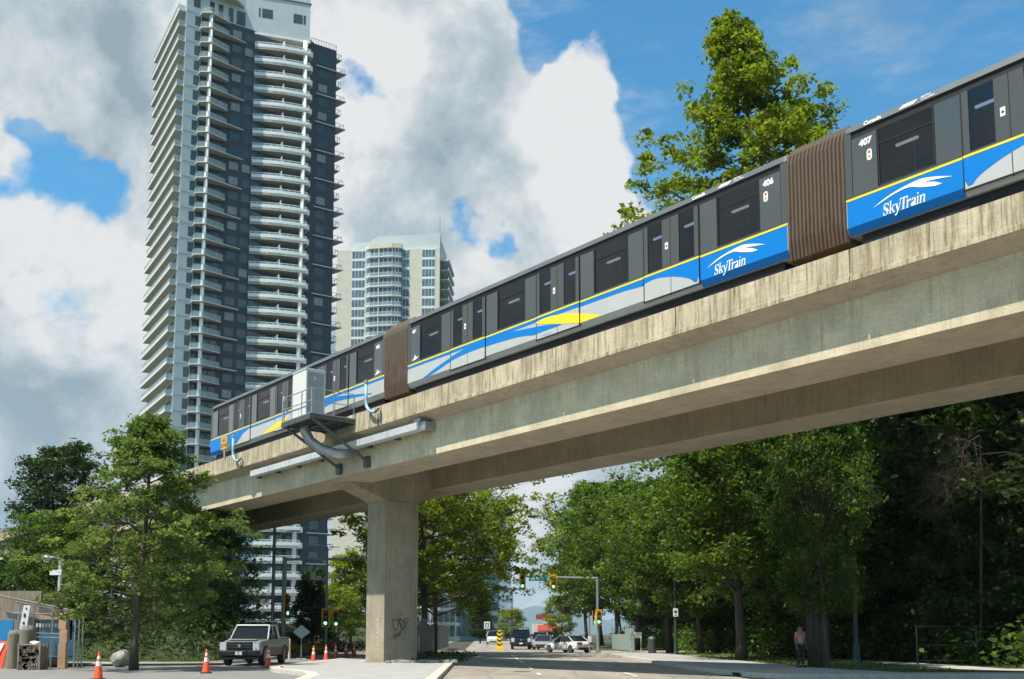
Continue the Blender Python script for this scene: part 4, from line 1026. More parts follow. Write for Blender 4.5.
# ------------------------------------------------------------------ trees
leafmat('leaf_maple', (.03, .07, .012), (.21, .29, .04))
leafmat('leaf_bright', (.07, .12, .015), (.30, .34, .035), .45)
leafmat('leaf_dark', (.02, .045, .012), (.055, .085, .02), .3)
leafmat('leaf_ash', (.07, .115, .03), (.23, .30, .09), .4)
leafmat('leaf_forest', (.022, .055, .012), (.14, .21, .03), .4)
mat('bark', (.085, .07, .055), .95, noise=.45, nscale=5, stretch=(1, 1, .2), bump=.6, bscale=16)
mat('bark_pale', (.16, .135, .10), .95, noise=.5, nscale=4, stretch=(1, 1, .2), bump=.6, bscale=16)
mat('twig', (.055, .04, .026), .9, noise=.3)
def leaves_mesh(name, cent, sig, per, size, m, seed, flat_=.55, up=.5):
    r = np.random.default_rng(seed); n = len(cent) * per
    c = np.repeat(np.asarray(cent), per, 0); s = np.repeat(np.asarray(sig), per)[:, None]
    o = r.normal(0, 1, (n, 3)); o /= np.maximum(np.linalg.norm(o, axis=1, keepdims=True), 1e-6); o *= r.random((n, 1)) ** .45 * 1.7
    p = c + o * s * np.array([1, 1, flat_])
    nr = r.normal(0, 1, (n, 3)); nr[:, 2] = np.abs(nr[:, 2]) + up; nr /= np.linalg.norm(nr, axis=1, keepdims=True)
    a = np.cross(nr, r.normal(0, 1, (n, 3))); a /= np.maximum(np.linalg.norm(a, axis=1, keepdims=True), 1e-6); b_ = np.cross(nr, a)
    sz = size * np.exp(r.normal(0, .38, (n, 1)))
    w = .72
    v = np.stack([p - a * sz * .6, p + b_ * sz * w * .5 - a * sz * .05 + nr * sz * .12, p + a * sz * .6 - nr * sz * .1, p - b_ * sz * w * .5 - a * sz * .05 + nr * sz * .12], 1).reshape(-1, 3)
    me = bpy.data.meshes.new(name); me.vertices.add(4 * n); me.vertices.foreach_set('co', v.ravel())
    me.loops.add(4 * n); me.loops.foreach_set('vertex_index', np.arange(4 * n)); me.polygons.add(n)
    me.polygons.foreach_set('loop_start', np.arange(0, 4 * n, 4)); me.polygons.foreach_set('loop_total', np.full(n, 4))
    me.materials.append(MT[m]); me.update(); me.validate()
    return me
def tree_meshes(seed, H, Rm, base, prof, tr=.25, leaf=.2, per=42, m='leaf_maple', nl=34, lean=(0, 0), bark='bark', sig=.5, drop=.0, rise=.45, sub=6, flat_=.55, gap=0., asym=0.):
    """trunk, limbs and a crown of leaf clumps carried on the limbs. prof(t) gives the relative crown radius at height t"""
    r = random.Random(seed); b = MB()
    def tp(t): return Vector((lean[0] * t + .012 * H * math.sin(t * 5 + seed), lean[1] * t + .01 * H * math.sin(t * 4 + 2 * seed), H * t))
    n = 10; b.tube([tp(i / n * .97) for i in range(n + 1)], [tr * (1.35 if i == 0 else 1) * (1 - .9 * i / n) + .015 for i in range(n + 1)], 9)
    cent, sg = [], []
    for i in range(nl):
        t = base + (1 - base) * ((i + r.random() * .6) / nl) ** .92 * .98
        az = i * 2.399 + r.uniform(-.5, .5); L = Rm * prof((t - base) / (1 - base)) * r.uniform(.68, 1.15) * (1 + asym * math.cos(az))
        if r.random() < gap: continue
        L = max(L, .35); p0 = tp(t * .97); d = Vector((math.cos(az), math.sin(az), 0))
        up = rise * L * r.uniform(.6, 1.2) - drop * L
        pts = [p0 + d * L * q + Vector((0, 0, up * q ** .8 - .1 * L * q * q)) + Vector((r.uniform(-1, 1), r.uniform(-1, 1), r.uniform(-1, 1))) * .05 * L for q in (0, .3, .6, .85, 1)]
        r0 = max(.02, tr * .42 * (1 - t) + .02); b.tube(pts, [r0, r0 * .75, r0 * .5, r0 * .3, .008], 5, False)
        for k in range(sub):
            q = .22 + .78 * (k + r.random()) / sub; j = q * 4; j0 = min(int(q / .3) if q < .6 else 2 + int((q - .6) / .25), 3)
            f = [(0, .3), (.3, .6), (.6, .85), (.85, 1.)][j0]; pp = pts[j0].lerp(pts[j0 + 1], min(max((q - f[0]) / (f[1] - f[0]), 0), 1))
            sd_ = Vector((-d.y, d.x, 0)) * r.choice((-1, 1)) * r.uniform(.25, 1) + d * r.uniform(.0, .6) + Vector((0, 0, r.uniform(-.25, .55)))
            ln = L * r.uniform(.18, .42) + .25; e = pp + sd_.normalized() * ln
            if k % 2 == 0 or L > 2: b.tube([pp, pp.lerp(e, .5) + Vector((0, 0, .05 * ln)), e], [r0 * .35, r0 * .2, .006], 4, False)
            cent.append(tuple(e)); sg.append(sig * r.uniform(.7, 1.15))
            if r.random() < .5: cent.append(tuple(pp.lerp(e, .45))); sg.append(sig * r.uniform(.5, .9))
        cent.append(tuple(pts[-1])); sg.append(sig * r.uniform(.6, .9))
    for q in (.0, .02, .045): cent.append(tuple(tp(.97 - q) + Vector((0, 0, .1)))); sg.append(sig * .55)
    crown = leaves_mesh('crown', cent, sg, per, leaf, m, seed, flat_)
    tb = b.build('trunk', bark, smooth=True); tm = tb.data; bpy.data.objects.remove(tb)
    return tm, crown
round_ = lambda t: math.sin(math.pi * min(max(.12 + .86 * t, 0), 1)) ** .6
cone_ = lambda t: (1 - t) ** .75 * .96 + .06
tall_ = lambda t: (math.sin(math.pi * min(max(.18 + .8 * t, 0), 1)) ** .5) * (1 - .25 * t)
dome_ = lambda t: math.sqrt(max(0., 1 - (t * .98) ** 2.2)) * (.72 + .5 * min(t * 3, 1) * .56)
TM = {}
def tree(kind, x, y, label, rot=0., sc=1., group=None, z=0., name='tree', cat='tree', szc=None):
    tm, cm = TM[kind]
    t = thing(name, label, cat, (x, y, z), rot, group); t.scale = (sc, sc, szc or sc)
    for nm, me in (('trunk', tm), ('crown', cm)):
        o = bpy.data.objects.new(nm, me); C.objects.link(o); o.parent = t
    return t
TM['spire'] = tree_meshes(12, 30.4, 7.0, .46, lambda t: min(.72, (1 - t) ** 1.25 * 1.5) * (1.0 + .14 * math.sin(t * 38)) + .025, .27, .165, 62, 'leaf_bright', 60, lean=(-2.7, .3), sig=.38, rise=.30, sub=7, asym=-.15, gap=.0, flat_=.6)
TM['ash'] = tree_meshes(23, 11.1, 4.0, .16, lambda t: ((.6 + 1.3 * t if t < .26 else (1 - (t - .26) / .74) ** 1.05 * .95 + .07) * (1 + .22 * math.sin(t * 31))), .15, .11, 60, 'leaf_ash', 50, sig=.30, rise=.28, sub=8, flat_=.5)
TM['street'] = tree_meshes(31, 14, 5.2, .24, tall_, .27, .18, 58, 'leaf_maple', 46, sig=.6, rise=.5, sub=7)
TM['street_b'] = tree_meshes(37, 13, 4.6, .2, round_, .21, .17, 58, 'leaf_forest', 44, sig=.6, rise=.5, sub=7)
TM['forest'] = tree_meshes(41, 18, 5.4, .12, tall_, .3, .23, 60, 'leaf_forest', 54, sig=.8, rise=.35, sub=7)
TM['forest_b'] = tree_meshes(43, 16, 5.0, .1, dome_, .26, .22, 60, 'leaf_dark', 50, sig=.8, rise=.35, sub=7)
TM['maple'] = tree_meshes(53, 12.5, 5.2, .26, dome_, .24, .18, 58, 'leaf_maple', 46, sig=.52, rise=.35, sub=7)
TM['maple_bright'] = tree_meshes(57, 12.5, 6.6, .24, dome_, .22, .17, 58, 'leaf_bright', 50, sig=.46, rise=.3, sub=7, asym=.32)
TM['dark'] = tree_meshes(61, 16.8, 2.9, .28, lambda t: .55 + .5 * math.sin(3 * t) if t < .9 else .5, .26, .2, 46, 'leaf_dark', 40, sig=.55, rise=.5, sub=7)
TM['small'] = tree_meshes(67, 7.0, 3.0, .16, round_, .12, .15, 44, 'leaf_bright', 30, sig=.42, rise=.4, sub=6)
TM['bushy'] = tree_meshes(71, 6.5, 1.7, .06, lambda t: (1 - t) ** .6, .1, .12, 50, 'leaf_dark', 40, sig=.36, rise=.4, sub=5)
TM['blossom'] = tree_meshes(73, 9.5, 3.0, .2, dome_, .14, .17, 46, 'leaf_bright', 34, sig=.45, rise=.4, sub=6)

tree('spire', 13.0, 42.6, 'tall bright green spire shaped maple rising above the train near the brown bellows', .0)
tree('ash', -15.7, 42.3, 'feathery light green tree in front of the tall tower at the left kerb', .8)
tree('street_b', 12.9, 41.6, 'low leafy tree whose crown wraps the trunk beside the standing person', 2.0, .5, szc=.8)
tree('street_b', 16.2, 51.5, 'leafy tree on the verge behind the two armed street lamp', 4.0, .85)
tree('forest_b', 21.5, 48, 'low dark tree behind the two armed street lamp', 1.0, .62)
g = on_ground(740, 660, .12); tree('street', g.x, g.y, 'street tree with a broad sunlit trunk on the right verge, left of the standing person', 1.2)
g = on_ground(699, 654, .12); tree('street_b', g.x, g.y, 'slim leaning street tree between the green lamp post and the broad trunk', 2.2, .9)
g = on_ground(661, 651.5, .12); tree('street', g.x, 76, 'pair of dark street trees on the right pavement beside the bin, the nearer one', 3.2, .95)
g = on_ground(652, 650, .12); tree('street_b', g.x - .2, 96, 'street tree just beyond the crossing on the right, behind the bin', .2, 1.1)
tree('maple', 11.8, 112, 'broad green maple overhanging the right side of the far road, behind the signal pole', 1., 1.5)
tree('street', 11.4, 132, 'tall green tree beyond the crossing on the right that reaches towards the hanging signals', 2., 1.45)
tree('maple', 11.8, 160, 'farthest green tree along the right side of the road', .5, 1.25)
k = 0
fl = [(17, 60), (16, 74, ), (19, 92), (24, 50), (23, 66), (25, 84), (20, 108), (31, 46), (30, 60), (33, 76), (18, 126), (38, 52), (40, 66), (27, 100), (46, 44), (48, 58), (36, 92), (22, 145)]
for i, (x, y) in enumerate(fl):
    rr_ = random.Random(i); kind = ('forest', 'forest_b')[i % 2]
    tree(kind, x + rr_.uniform(-1, 1), y + rr_.uniform(-1, 1), 'one of the woodland trees packed behind the right verge under the guideway', rr_.uniform(0, 6), rr_.uniform(1.0, 1.35), 'woodland trees behind the right verge', name='woodland_tree')
tree('maple_bright', -6.0, 67, 'leafy green maple just right of the concrete pier with branches over the road', .0, 1.08)
tree('maple_bright', -6.0, 77, 'second green maple behind the pier, its slim trunk right of the first', .3, .95)
tree('dark', -36.5, 80, 'tall dark green tree with an open crown at the far left', .5)
tree('forest_b', -44, 78, 'dark rounded tree at the left edge of the picture behind the work site', .3, .52)
tree('forest_b', -37, 66, 'dark tree between the camera post and the feathery tree', 1.3, .52)
tree('street_b', -27, 60, 'dark green tree on the bank behind the feathery tree', 2.3, .66)
tree('street_b', -18.8, 61, 'rounded green tree behind the pickup under the guideway', .9, .68)
tree('street', -23.2, 68, 'dark spreading tree on the bank left of the pickup', .4, .66)
tree('forest_b', -30, 90, 'dark tree at the top of the bank on the left', .4, .7)
tree('bushy', at_y(312, 634, 76).x, 76, 'narrow dark bushy tree between the two left signal poles', .0, 1.)
tree('blossom', at_y(352, 634, 92).x, 92, 'yellow green tree immediately left of the concrete pier', .6, .95)
tree('small', at_y(338, 634, 84).x, 84, 'small rounded green tree left of the pier, in front of the yellow green one', 2.6, .75)
tree('small', at_y(511, 634, 150).x, 150, 'small round tree beyond the crossing left of the red awnings', 1.2, .72)
tree('forest_b', at_y(480, 634, 165).x, 165, 'dark round tree in front of the curved balcony block', 1.2, .45)
tree('small', at_y(562, 634, 185).x, 185, 'small green tree at the far end of the road, right of the red awnings', .7, 1.2)

# undergrowth and ground cover
def patch(name, label, pts, sig, per, leaf, m, seed, flat_=.8, group=None, stuff=True, cat='undergrowth'):
    me = leaves_mesh(name, pts, [sig] * len(pts), per, leaf, m, seed, flat_)
    o = bpy.data.objects.new(name, me); C.objects.link(o); tag(o, label, cat)
    if stuff: o['kind'] = 'stuff'
    return o
rn = np.random.default_rng(8)
P_ = []
for i in range(3200):
    y = rn.uniform(40, 150); xb = float(np.interp(y, (40, 50, 57, 72, 95, 150), (21, 20, 17, 15.5, 15, 15))); x = xb + rn.random() ** 1.6 * 34; P_.append((x, y, rn.uniform(.05, 1.) * (1.6 + .12 * (x - xb))))
patch('undergrowth', 'dense dark shrubs and brambles at the foot of the woodland', P_, .8, 24, .22, 'leaf_forest', 5)
P_ = []
for i in range(3600):
    y = rn.uniform(46, 150); x = rn.uniform(25, 75); P_.append((x, y, rn.uniform(0, 15 if x < 30 else 19)))
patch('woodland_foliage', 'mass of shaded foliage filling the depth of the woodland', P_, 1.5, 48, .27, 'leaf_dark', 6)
P_ = [(rn.uniform(11.5, 17), rn.uniform(37, 72), .14) for i in range(420)]
P_ = [(x, y, z) for x, y, z in P_ if x > 12.2 - (y - 42) * .05]
patch('ground_cover', 'low grass and weeds on the right verge', P_, .3, 14, .07, 'leaf_ash', 7, .2, cat='grass')
P_ = [(rn.uniform(-40, -15), rn.uniform(51, 66)) for i in range(700)]
patch('bank_grass', 'rough grass on the bank behind the pickup', [(x, y, bankz(x, y) + .05) for x, y in P_], .4, 14, .09, 'leaf_forest', 9, .3, cat='grass')
P_ = [(rn.uniform(-7.2, -2.6), rn.uniform(50, 68), .22) for i in range(200)]
patch('bed_weeds', 'weeds and dry scrub behind the pier', P_, .25, 14, .1, 'leaf_forest', 12, .5, cat='weeds')
mat('flower', (.35, .16, .06), .8, noise=.6, nscale=3)
leafmat('leaf_red', (.10, .02, .03), (.25, .06, .07), .3); leafmat('leaf_orange', (.18, .14, .03), (.45, .25, .05), .3)
P_ = [(at_y(px, 634, 74).x + rn.uniform(-.3, .3), rn.uniform(68, 76), .35 + .25 * rn.random()) for px in np.linspace(298, 334, 90)]
patch('flower_bed', 'low bed of orange and yellow flowers left of the pier behind the cones', P_, .3, 22, .1, 'leaf_orange', 13, .6, cat='flower bed')
P_ = [(at_y(px, 634, 72).x, rn.uniform(69, 73), .4 + .5 * rn.random()) for px in np.linspace(335, 366, 70)]
patch('red_shrubs', 'low dark red shrubs beside the pier behind the cones', P_, .3, 22, .1, 'leaf_red', 14, .7, cat='shrubs')
P_ = [(rn.uniform(-60, -15.5), rn.uniform(52.5, 72)) for i in range(1500)]
patch('bank_shade_shrubs', 'dark shrubs added over the upper bank at the left to deepen its shade', [(x, y, bankz(x, y) + rn.uniform(.1, 1.4)) for x, y in P_], .7, 22, .17, 'leaf_dark', 15)  # leaf clumps added to darken the bank where it lies in shade
P_ = [(rn.uniform(-95, -30), rn.uniform(95, 125), rn.uniform(0, 9)) for i in range(900)]
patch('distant_trees', 'far belt of dark trees behind the bank at the left', P_, 1.5, 20, .5, 'leaf_dark', 16, cat='trees')
# bare brown branches hanging in the woodland at the right edge
b = MB(); rb_ = random.Random(5)
def twigs(p, d, L, r, depth):
    q = p + d * L * .5 + Vector((rb_.uniform(-1, 1), rb_.uniform(-1, 1), rb_.uniform(-1, 1))) * L * .12; e = p + d * L + Vector((0, 0, -.12 * L))
    b.tube([p, q, e], [r, r * .8, r * .45], 4, False)
    if depth:
        for _ in range(4):
            dd = (d + Vector((rb_.uniform(-1, 1), rb_.uniform(-.6, .6), rb_.uniform(-1, .8))) * .9).normalized(); twigs(p.lerp(e, rb_.uniform(.3, 1)), dd, L * rb_.uniform(.5, .8), r * .5, depth - 1)
base = at_y(985, 634, 43)
b.tube([(base.x + .9, 45.5, 0), (base.x + .8, 44.6, 6), (base.x + .3, 43.2, 10)], [.07, .055, .035], 7)
for z_, dx in ((9.6, -1), (8.6, -1), (9.3, .7), (7.6, -.8), (8.2, .8), (10, -.3)): twigs(Vector((base.x + .3, 43.1, z_)), Vector((dx, -.3, rb_.uniform(-.2, .4))).normalized(), 1.9, .03, 4)
tag(b.build('dead_tree', 'twig', smooth=True), 'leafless brown tree with tangled twigs below the guideway at the right edge', 'tree')

# ------------------------------------------------------------------ vehicles
mat('car_white', (.74, .75, .75), .25, coat=.6); mat('car_black', (.015, .015, .017), .25, coat=.6); mat('car_silver', (.36, .38, .39), .3, metal=.5, coat=.5)
mat('truck_white', (.48, .51, .51), .28, metal=.45, coat=.5, noise=.06, nscale=2); mat('truck_low', (.14, .13, .10), .4, noise=.15, nscale=2)
mat('carglass', (.006, .009, .01), .06, spec=.5); mat('trim', (.02, .02, .022), .5); mat('chrome', (.45, .46, .47), .25, metal=.8)
mat('headlamp', (.6, .63, .65), .12, spec=.8); mat('tail', (.45, .015, .01), .25); mat('plate', (.7, .72, .74), .5); mat('rim', (.32, .33, .34), .35, metal=.7)
def wheel(parent, x, y, r=.33, w=.22):
    b = MB(); s = 1 if y > 0 else -1
    b.tube([(x, y - w / 2, r), (x, y - w / 2 + .02, r), (x, y + w / 2 - .02, r), (x, y + w / 2, r)], [r * .94, r, r, r * .94], 22)
    o = b.build('wheel', 'rubber', parent)
    b = MB(); b.tube([(x, y + s * (w / 2 - .03), r), (x, y + s * (w / 2 + .012), r)], r * .64, 16)
    for k in range(5):
        a = k * 2 * math.pi / 5; b.mi(1); c = Vector((x + .36 * r * math.cos(a), y + s * (w / 2 + .014), r + .36 * r * math.sin(a))); b.cbox(c, (.09, .006, .09))
    b.build('rim', ['rim', 'trim'], o)
def ring(x, hw, z0, z1, tum=.06, n=None):
    return [(x, -hw + .06, z0), (x, -hw, z0 + .12), (x, -hw, z0 + .55 * (z1 - z0)), (x, -hw + tum, z1 - .03), (x, -hw + tum + .08, z1), (x, hw - tum - .08, z1), (x, hw - tum, z1 - .03), (x, hw, z0 + .55 * (z1 - z0)), (x, hw, z0 + .12), (x, hw - .06, z0)]
def sedan(label, loc, rot, paint, kind='sedan', group=None):
    """forward is +x"""
    L, Wd, H = {'sedan': (4.6, 1.8, 1.42), 'suv': (4.7, 1.88, 1.75), 'van': (5.0, 1.95, 2.0)}[kind]
    t = thing('parked_car' if False else kind, label, 'car' if kind != 'van' else 'van', loc, rot, group); hw = Wd / 2; x0, x1 = -L / 2, L / 2
    bz = .62 * H
    st_ = [(x0, hw - .16, .42, bz - .16), (x0 + .08, hw - .06, .3, bz - .03), (x0 + .5, hw, .24, bz + .04), (x0 + 1.3, hw, .22, bz + .02), (0, hw, .22, bz - .01), (x1 - 1.3, hw, .22, bz - .04), (x1 - .6, hw - .02, .24, bz - .13), (x1 - .15, hw - .1, .28, bz - .26), (x1, hw - .25, .38, bz - .36)]
    b = MB(); b.loft([ring(*s_) for s_ in st_][::-1]); body = b.build('body', paint, t, smooth=False, bevel=.02)
    # cabin
    if kind == 'sedan': cs = [(x0 + .5, bz + .02), (x0 + 1.4, H - .06), (x0 + 2.0, H), (x1 - 2.15, H - .03), (x1 - 1.15, bz - .02)]
    else: cs = [(x0 + .08, bz + .02), (x0 + .35, H - .04), (x0 + 1.6, H), (x1 - 1.9, H - .03), (x1 - 1.0, bz - .02)]
    b = MB(); tw = hw - .08
    low = [(cs[0][0], bz - .03), (cs[-1][0], bz - .06)]
    prof = [(cs[0][0], bz - .03)] + [(x, z) for x, z in cs[1:-1]] + [(cs[-1][0], bz - .06)]
    top = [max(0, (z - bz) / (H - bz)) for _, z in prof]
    vs = [(x, -tw + .17 * k, z) for (x, z), k in zip(prof, top)] + [(x, tw - .17 * k, z) for (x, z), k in zip(prof, top)]; n = len(prof)
    b.add(vs, [tuple(range(n)), tuple(range(n, 2 * n))[::-1]] + [(i, i + n, i + 1 + n, i + 1) for i in range(n - 1)] + [(0, n - 1, 2 * n - 1, n)])
    b.build('glasshouse', 'carglass', t)
    b = MB(); rz = .012
    b.add([(prof[1][0], -tw + .17, prof[1][1] + rz), (prof[2][0], -tw + .16, prof[2][1] + rz + .01), (prof[3][0], -tw + .17, prof[3][1] + rz), (prof[3][0], tw - .17, prof[3][1] + rz), (prof[2][0], tw - .16, prof[2][1] + rz + .01), (prof[1][0], tw - .17, prof[1][1] + rz),
           (prof[1][0], -tw + .14, prof[1][1] - .05), (prof[3][0], -tw + .14, prof[3][1] - .05), (prof[3][0], tw - .14, prof[3][1] - .05), (prof[1][0], tw - .14, prof[1][1] - .05)],
          [(0, 1, 2, 3, 4, 5), (6, 7, 2, 1, 0), (7, 8, 3, 2), (8, 9, 5, 4, 3), (9, 6, 0, 5)])
    b.build('roof', paint, t)
    b = MB()
    for s in (-1, 1):
        for p, q in ((prof[0], prof[1]), (prof[3], prof[4])):
            k0, k1 = (max(0, (z - bz) / (H - bz)) for z in (p[1], q[1]))
            b.tube([(p[0], s * (tw - .17 * k0), p[1]), (q[0], s * (tw - .17 * k1 ), q[1])], .03, 5)
        xm = (prof[2][0] + prof[3][0]) / 2; b.tube([(xm, s * (tw - .01), bz), (xm, s * (tw - .165), H - .03)], .018, 5)
    b.build('pillar', paint, t)
    for x in (x0 + .85, x1 - .9):
        for s in (-1, 1): wheel(t, x, s * (hw - .1))
    for s in (-1, 1):
        MB().box(x0 - .015, x0 + .28, s * (hw - .36) - .19, s * (hw - .36) + .19 , bz - .22, bz - .04).build('tail_light', 'tail', t)
        MB().box(x1 - .32, x1 - .03, s * (hw - .36) - .14, s * (hw - .36) + .14, bz - .42, bz - .28).build('headlight', 'headlamp', t)
        MB().box(x1 - 1.75, x1 - 1.6, s * (hw + .05) - .08, s * (hw + .05) + .08, bz, bz + .13).build('mirror', paint, t)
    b = MB(); b.box(x0 - .02, x0 + .1, -hw + .22, hw - .22, .3, .44); b.build('bumper', 'trim', t)
    MB().box(x0 - .03, x0 + .02, -.24, .24, .6, .72).build('plate', 'plate', t)
    MB().box(x1 - .06, x1 + .02, -.5, .5, .36, .5).build('grille', 'trim', t)
    b = MB()
    for s in (-1, 1):
        for x in (-.95, .15): b.box(x - .006, x + .006, s * (hw + .001) - .004, s * (hw + .001) + .004, .34, bz - .06)
        for x in (-.85, .3): b.box(x, x + .18, s * (hw + .01) - .01, s * (hw + .01) + .01, bz - .16, bz - .12)
    b.build('door_seam', 'trim', t)
    return t
def pickup(label, loc, rot, paint, low):
    t = thing('pickup_truck', label, 'pickup truck', loc, rot); hw = .99
    b = MB()
    st_ = [(-2.95, hw - .03, .55, 1.22), (-2.85, hw, .5, 1.28), (-.9, hw, .45, 1.28), (1.1, hw, .45, 1.27), (1.2, hw, .45, 1.25), (2.3, hw - .02, .48, 1.2), (2.75, hw - .06, .5, 1.12), (2.85, hw - .14, .55, 1.05)]
    b.loft([ring(*s_, tum=.05) for s_ in st_][::-1]); b.build('body', paint, t, bevel=.03)
    b = MB()
    for s in (-1, 1): b.box(-2.7, 2.2, s * (hw + .003) - .004, s * (hw + .003) + .004, .5, .86)
    b.build('lower_trim', low, t)
    b = MB(); b.box(-2.75, -.95, -hw + .1, hw - .1, 1.285, 1.30); b.build('bed_liner', 'trim', t)
    b = MB()
    for s in (-1, 1): b.box(-2.85, -.92, s * (hw - .06) - .05, s * (hw - .06) + .05, 1.27, 1.36)
    b.box(-2.9, -2.8, -hw + .05, hw - .05, 1.2, 1.36); b.build('bed_rail', paint, t)
    # cab
    prof = [(-.85, 1.25), (-.75, 1.86), (-.4, 1.93), (.55, 1.92), (1.25, 1.24)]; n = 5; tw = hw - .06
    top = [max(0, (z - 1.25) / .68) for _, z in prof]
    b = MB(); vs = [(x, -tw + .14 * k, z) for (x, z), k in zip(prof, top)] + [(x, tw - .14 * k, z) for (x, z), k in zip(prof, top)]
    b.add(vs, [tuple(range(n)), tuple(range(n, 2 * n))[::-1]] + [(i, i + n, i + 1 + n, i + 1) for i in range(n - 1)] + [(0, n - 1, 2 * n - 1, n)]); b.build('cab_glass', 'carglass', t)
    b = MB(); b.box(-.82, .62, -tw + .1, tw - .1, 1.90, 1.97)
    for s in (-1, 1):
        b.tube([(1.27, s * tw, 1.24), (.58, s * (tw - .12), 1.93)], .05, 6); b.tube([(-.85, s * tw, 1.25), (-.76, s * (tw - .12), 1.9)], .08, 6); b.tube([(.1, s * (tw + .005), 1.25), (.08, s * (tw - .12), 1.92)], .04, 5)
        b.tube([(.6, s * (tw - .12), 1.93), (-.78, s * (tw - .12), 1.92)], .05, 6)
    b.tube([(.6, -tw + .1, 1.93), (.6, tw - .1, 1.93)], .05, 6)
    b.build('cab_roof', paint, t, bevel=.02)
    b = MB(); b.box(1.3, 2.5, -.7, .7, 1.22, 1.262); b.build('bonnet_bulge', paint, t, bevel=.02)
    for s in (-1, 1):
        wheel(t, 1.85, s * .84, .39, .27); wheel(t, -1.85, s * .84, .39, .27)
        b = MB(); 
        for x in (1.85, -1.85): b.tube([(x + .5 * math.cos(a), s * .985, .42 + .5 * math.sin(a)) for a in [math.pi * i / 10 for i in range(11)]], .05, 6)
        b.build('wheel_arch', 'trim', t)
        MB().box(2.66, 2.9, s * .79 - .15, s * .79 + .15, .74, 1.12).build('headlight', 'headlamp', t)
        m_ = MB(); m_.box(1.0, 1.12, s * 1.12 - .12, s * 1.12 + .12, 1.28, 1.52); m_.box(1.0, 1.06, s * .98 - .06, s * .98 + .06, 1.3, 1.34); m_.build('mirror', 'trim', t, bevel=.02)
        MB().box(-2.97, -2.9, s * .88 - .08, s * .88 + .08, .85, 1.2).build('tail_light', 'tail', t)
    g = MB(); g.box(2.80, 2.9, -.62, .62, .73, 1.13); g.build('grille', 'trim', t)
    g = MB()
    for z_ in (.86, .94, 1.02): g.box(2.9, 2.93, -.58, .58, z_ - .015, z_ + .015)
    g.build('grille_bar', 'dsteel', t)
    g = MB(); g.tube([(2.93, 0, .94), (2.96, 0, .94)], .07, 14); o = g.build('emblem', 'chrome', t)
    g = MB(); g.box(2.7, 3.02, -.97, .97, .46, .72); g.box(2.75, 2.98, -.9, .9, .3, .45); g.build('bumper', 'trim', t, bevel=.04)
    MB().box(3.02, 3.035, -.16, .16, .52, .68).build('plate', 'plate', t)
    g = MB(); g.box(-.2, 2.5, -.5, .5, .28, .47); g.build('chassis', 'black', t)
    g = MB()
    for y_ in (-.6, -.2, .2, .6): g.tube([(-.95, y_, 1.36), (-.95, y_, 2.15)], .025, 5)
    g.tube([(-.95, -.8, 2.15), (-.95, .8, 2.15)], .03, 5); g.tube([(-.95, -.8, 1.3), (-.95, -.8, 2.15)], .03, 5); g.tube([(-.95, .8, 1.3), (-.95, .8, 2.15)], .03, 5); g.build('headboard_rack', 'dsteel', t)
    return t
# front centre of the truck sits at px 236, y 665
f = on_ground(236, 666, 0); rot = R(-90 - 1)
pickup('silver white pickup truck with black grille parked facing the camera on the left', (f.x + .15, f.y + 3.05, 0), rot, 'truck_white', 'truck_low')
ph = R(180 - 56)
s = at_y(568, 634, 82); sedan('white sedan with red tail lights turning across the road at the crossing', (s.x, 82, .004), ph, 'car_white')
s = at_y(521, 634, 98); pickup('black pickup truck facing the camera beyond the crossing', (s.x, 101, 0), R(-90), 'car_black', 'trim')
s = at_y(541, 634, 110); sedan('silver sport utility car farther back, partly behind the white sedan', (s.x, 112, 0), R(-95), 'car_silver', 'suv')
s = at_y(540, 634, 96); sedan('small silver car half hidden between the black pickup and the white sedan', (s.x + .5, 99, 0), R(-100), 'car_silver')
s = at_y(493, 634, 150); sedan('white van far down the street beside the striped marker', (s.x, 152, 0), R(-90), 'car_white', 'van')

# ------------------------------------------------------------------ traffic cones
mat('cone_orange', (.80, .10, .03), .55, noise=.08, nscale=6); mat('cone_white', (.75, .74, .70), .5)
def make_cone(label):
    t = thing('traffic_cone', label, 'traffic cone')
    MB().lathe([(.155, .035), (.15, .05), (.028, .9), (.02, .92)], 20).build('cone', 'cone_orange', t, smooth=True)
    b = MB(); b.lathe([(.094, .44), (.072, .60)], 20); b.build('reflective_band', 'cone_white', t)
    b = MB(); b.lathe([(.060, .68), (.047, .78)], 20); b.build('reflective_band', 'cone_white', t)
    MB().box(-.2, .2, -.2, .2, 0, .035).build('base', 'rubber', t, bevel=.01)
    return t
cones = [(98, 679.5, 'largest orange cone, beside the boulder at the left'), (206, 673.2, 'orange cone just left of the white pickup'), (268, 667.2, 'orange cone in front of the right front wheel of the pickup'),
         (313.4, 663, 'leftmost cone of the five beside the pier'), (326, 661, 'second cone from the left of the five beside the pier'), (335.5, 659, 'middle cone of the five beside the pier'), (346, 657.3, 'second cone from the pier of the five in the row'), (354, 656.4, 'cone nearest the pier of the five in the row')]
c0 = None
for px, py, lb in cones:
    g = on_ground(px, py, 0)
    if c0 is None: c0 = make_cone(lb); c0.location = g; c0['group'] = 'orange traffic cones'
    else: dup(c0, loc=(g.x, g.y, 0), rotz=px, label=lb)

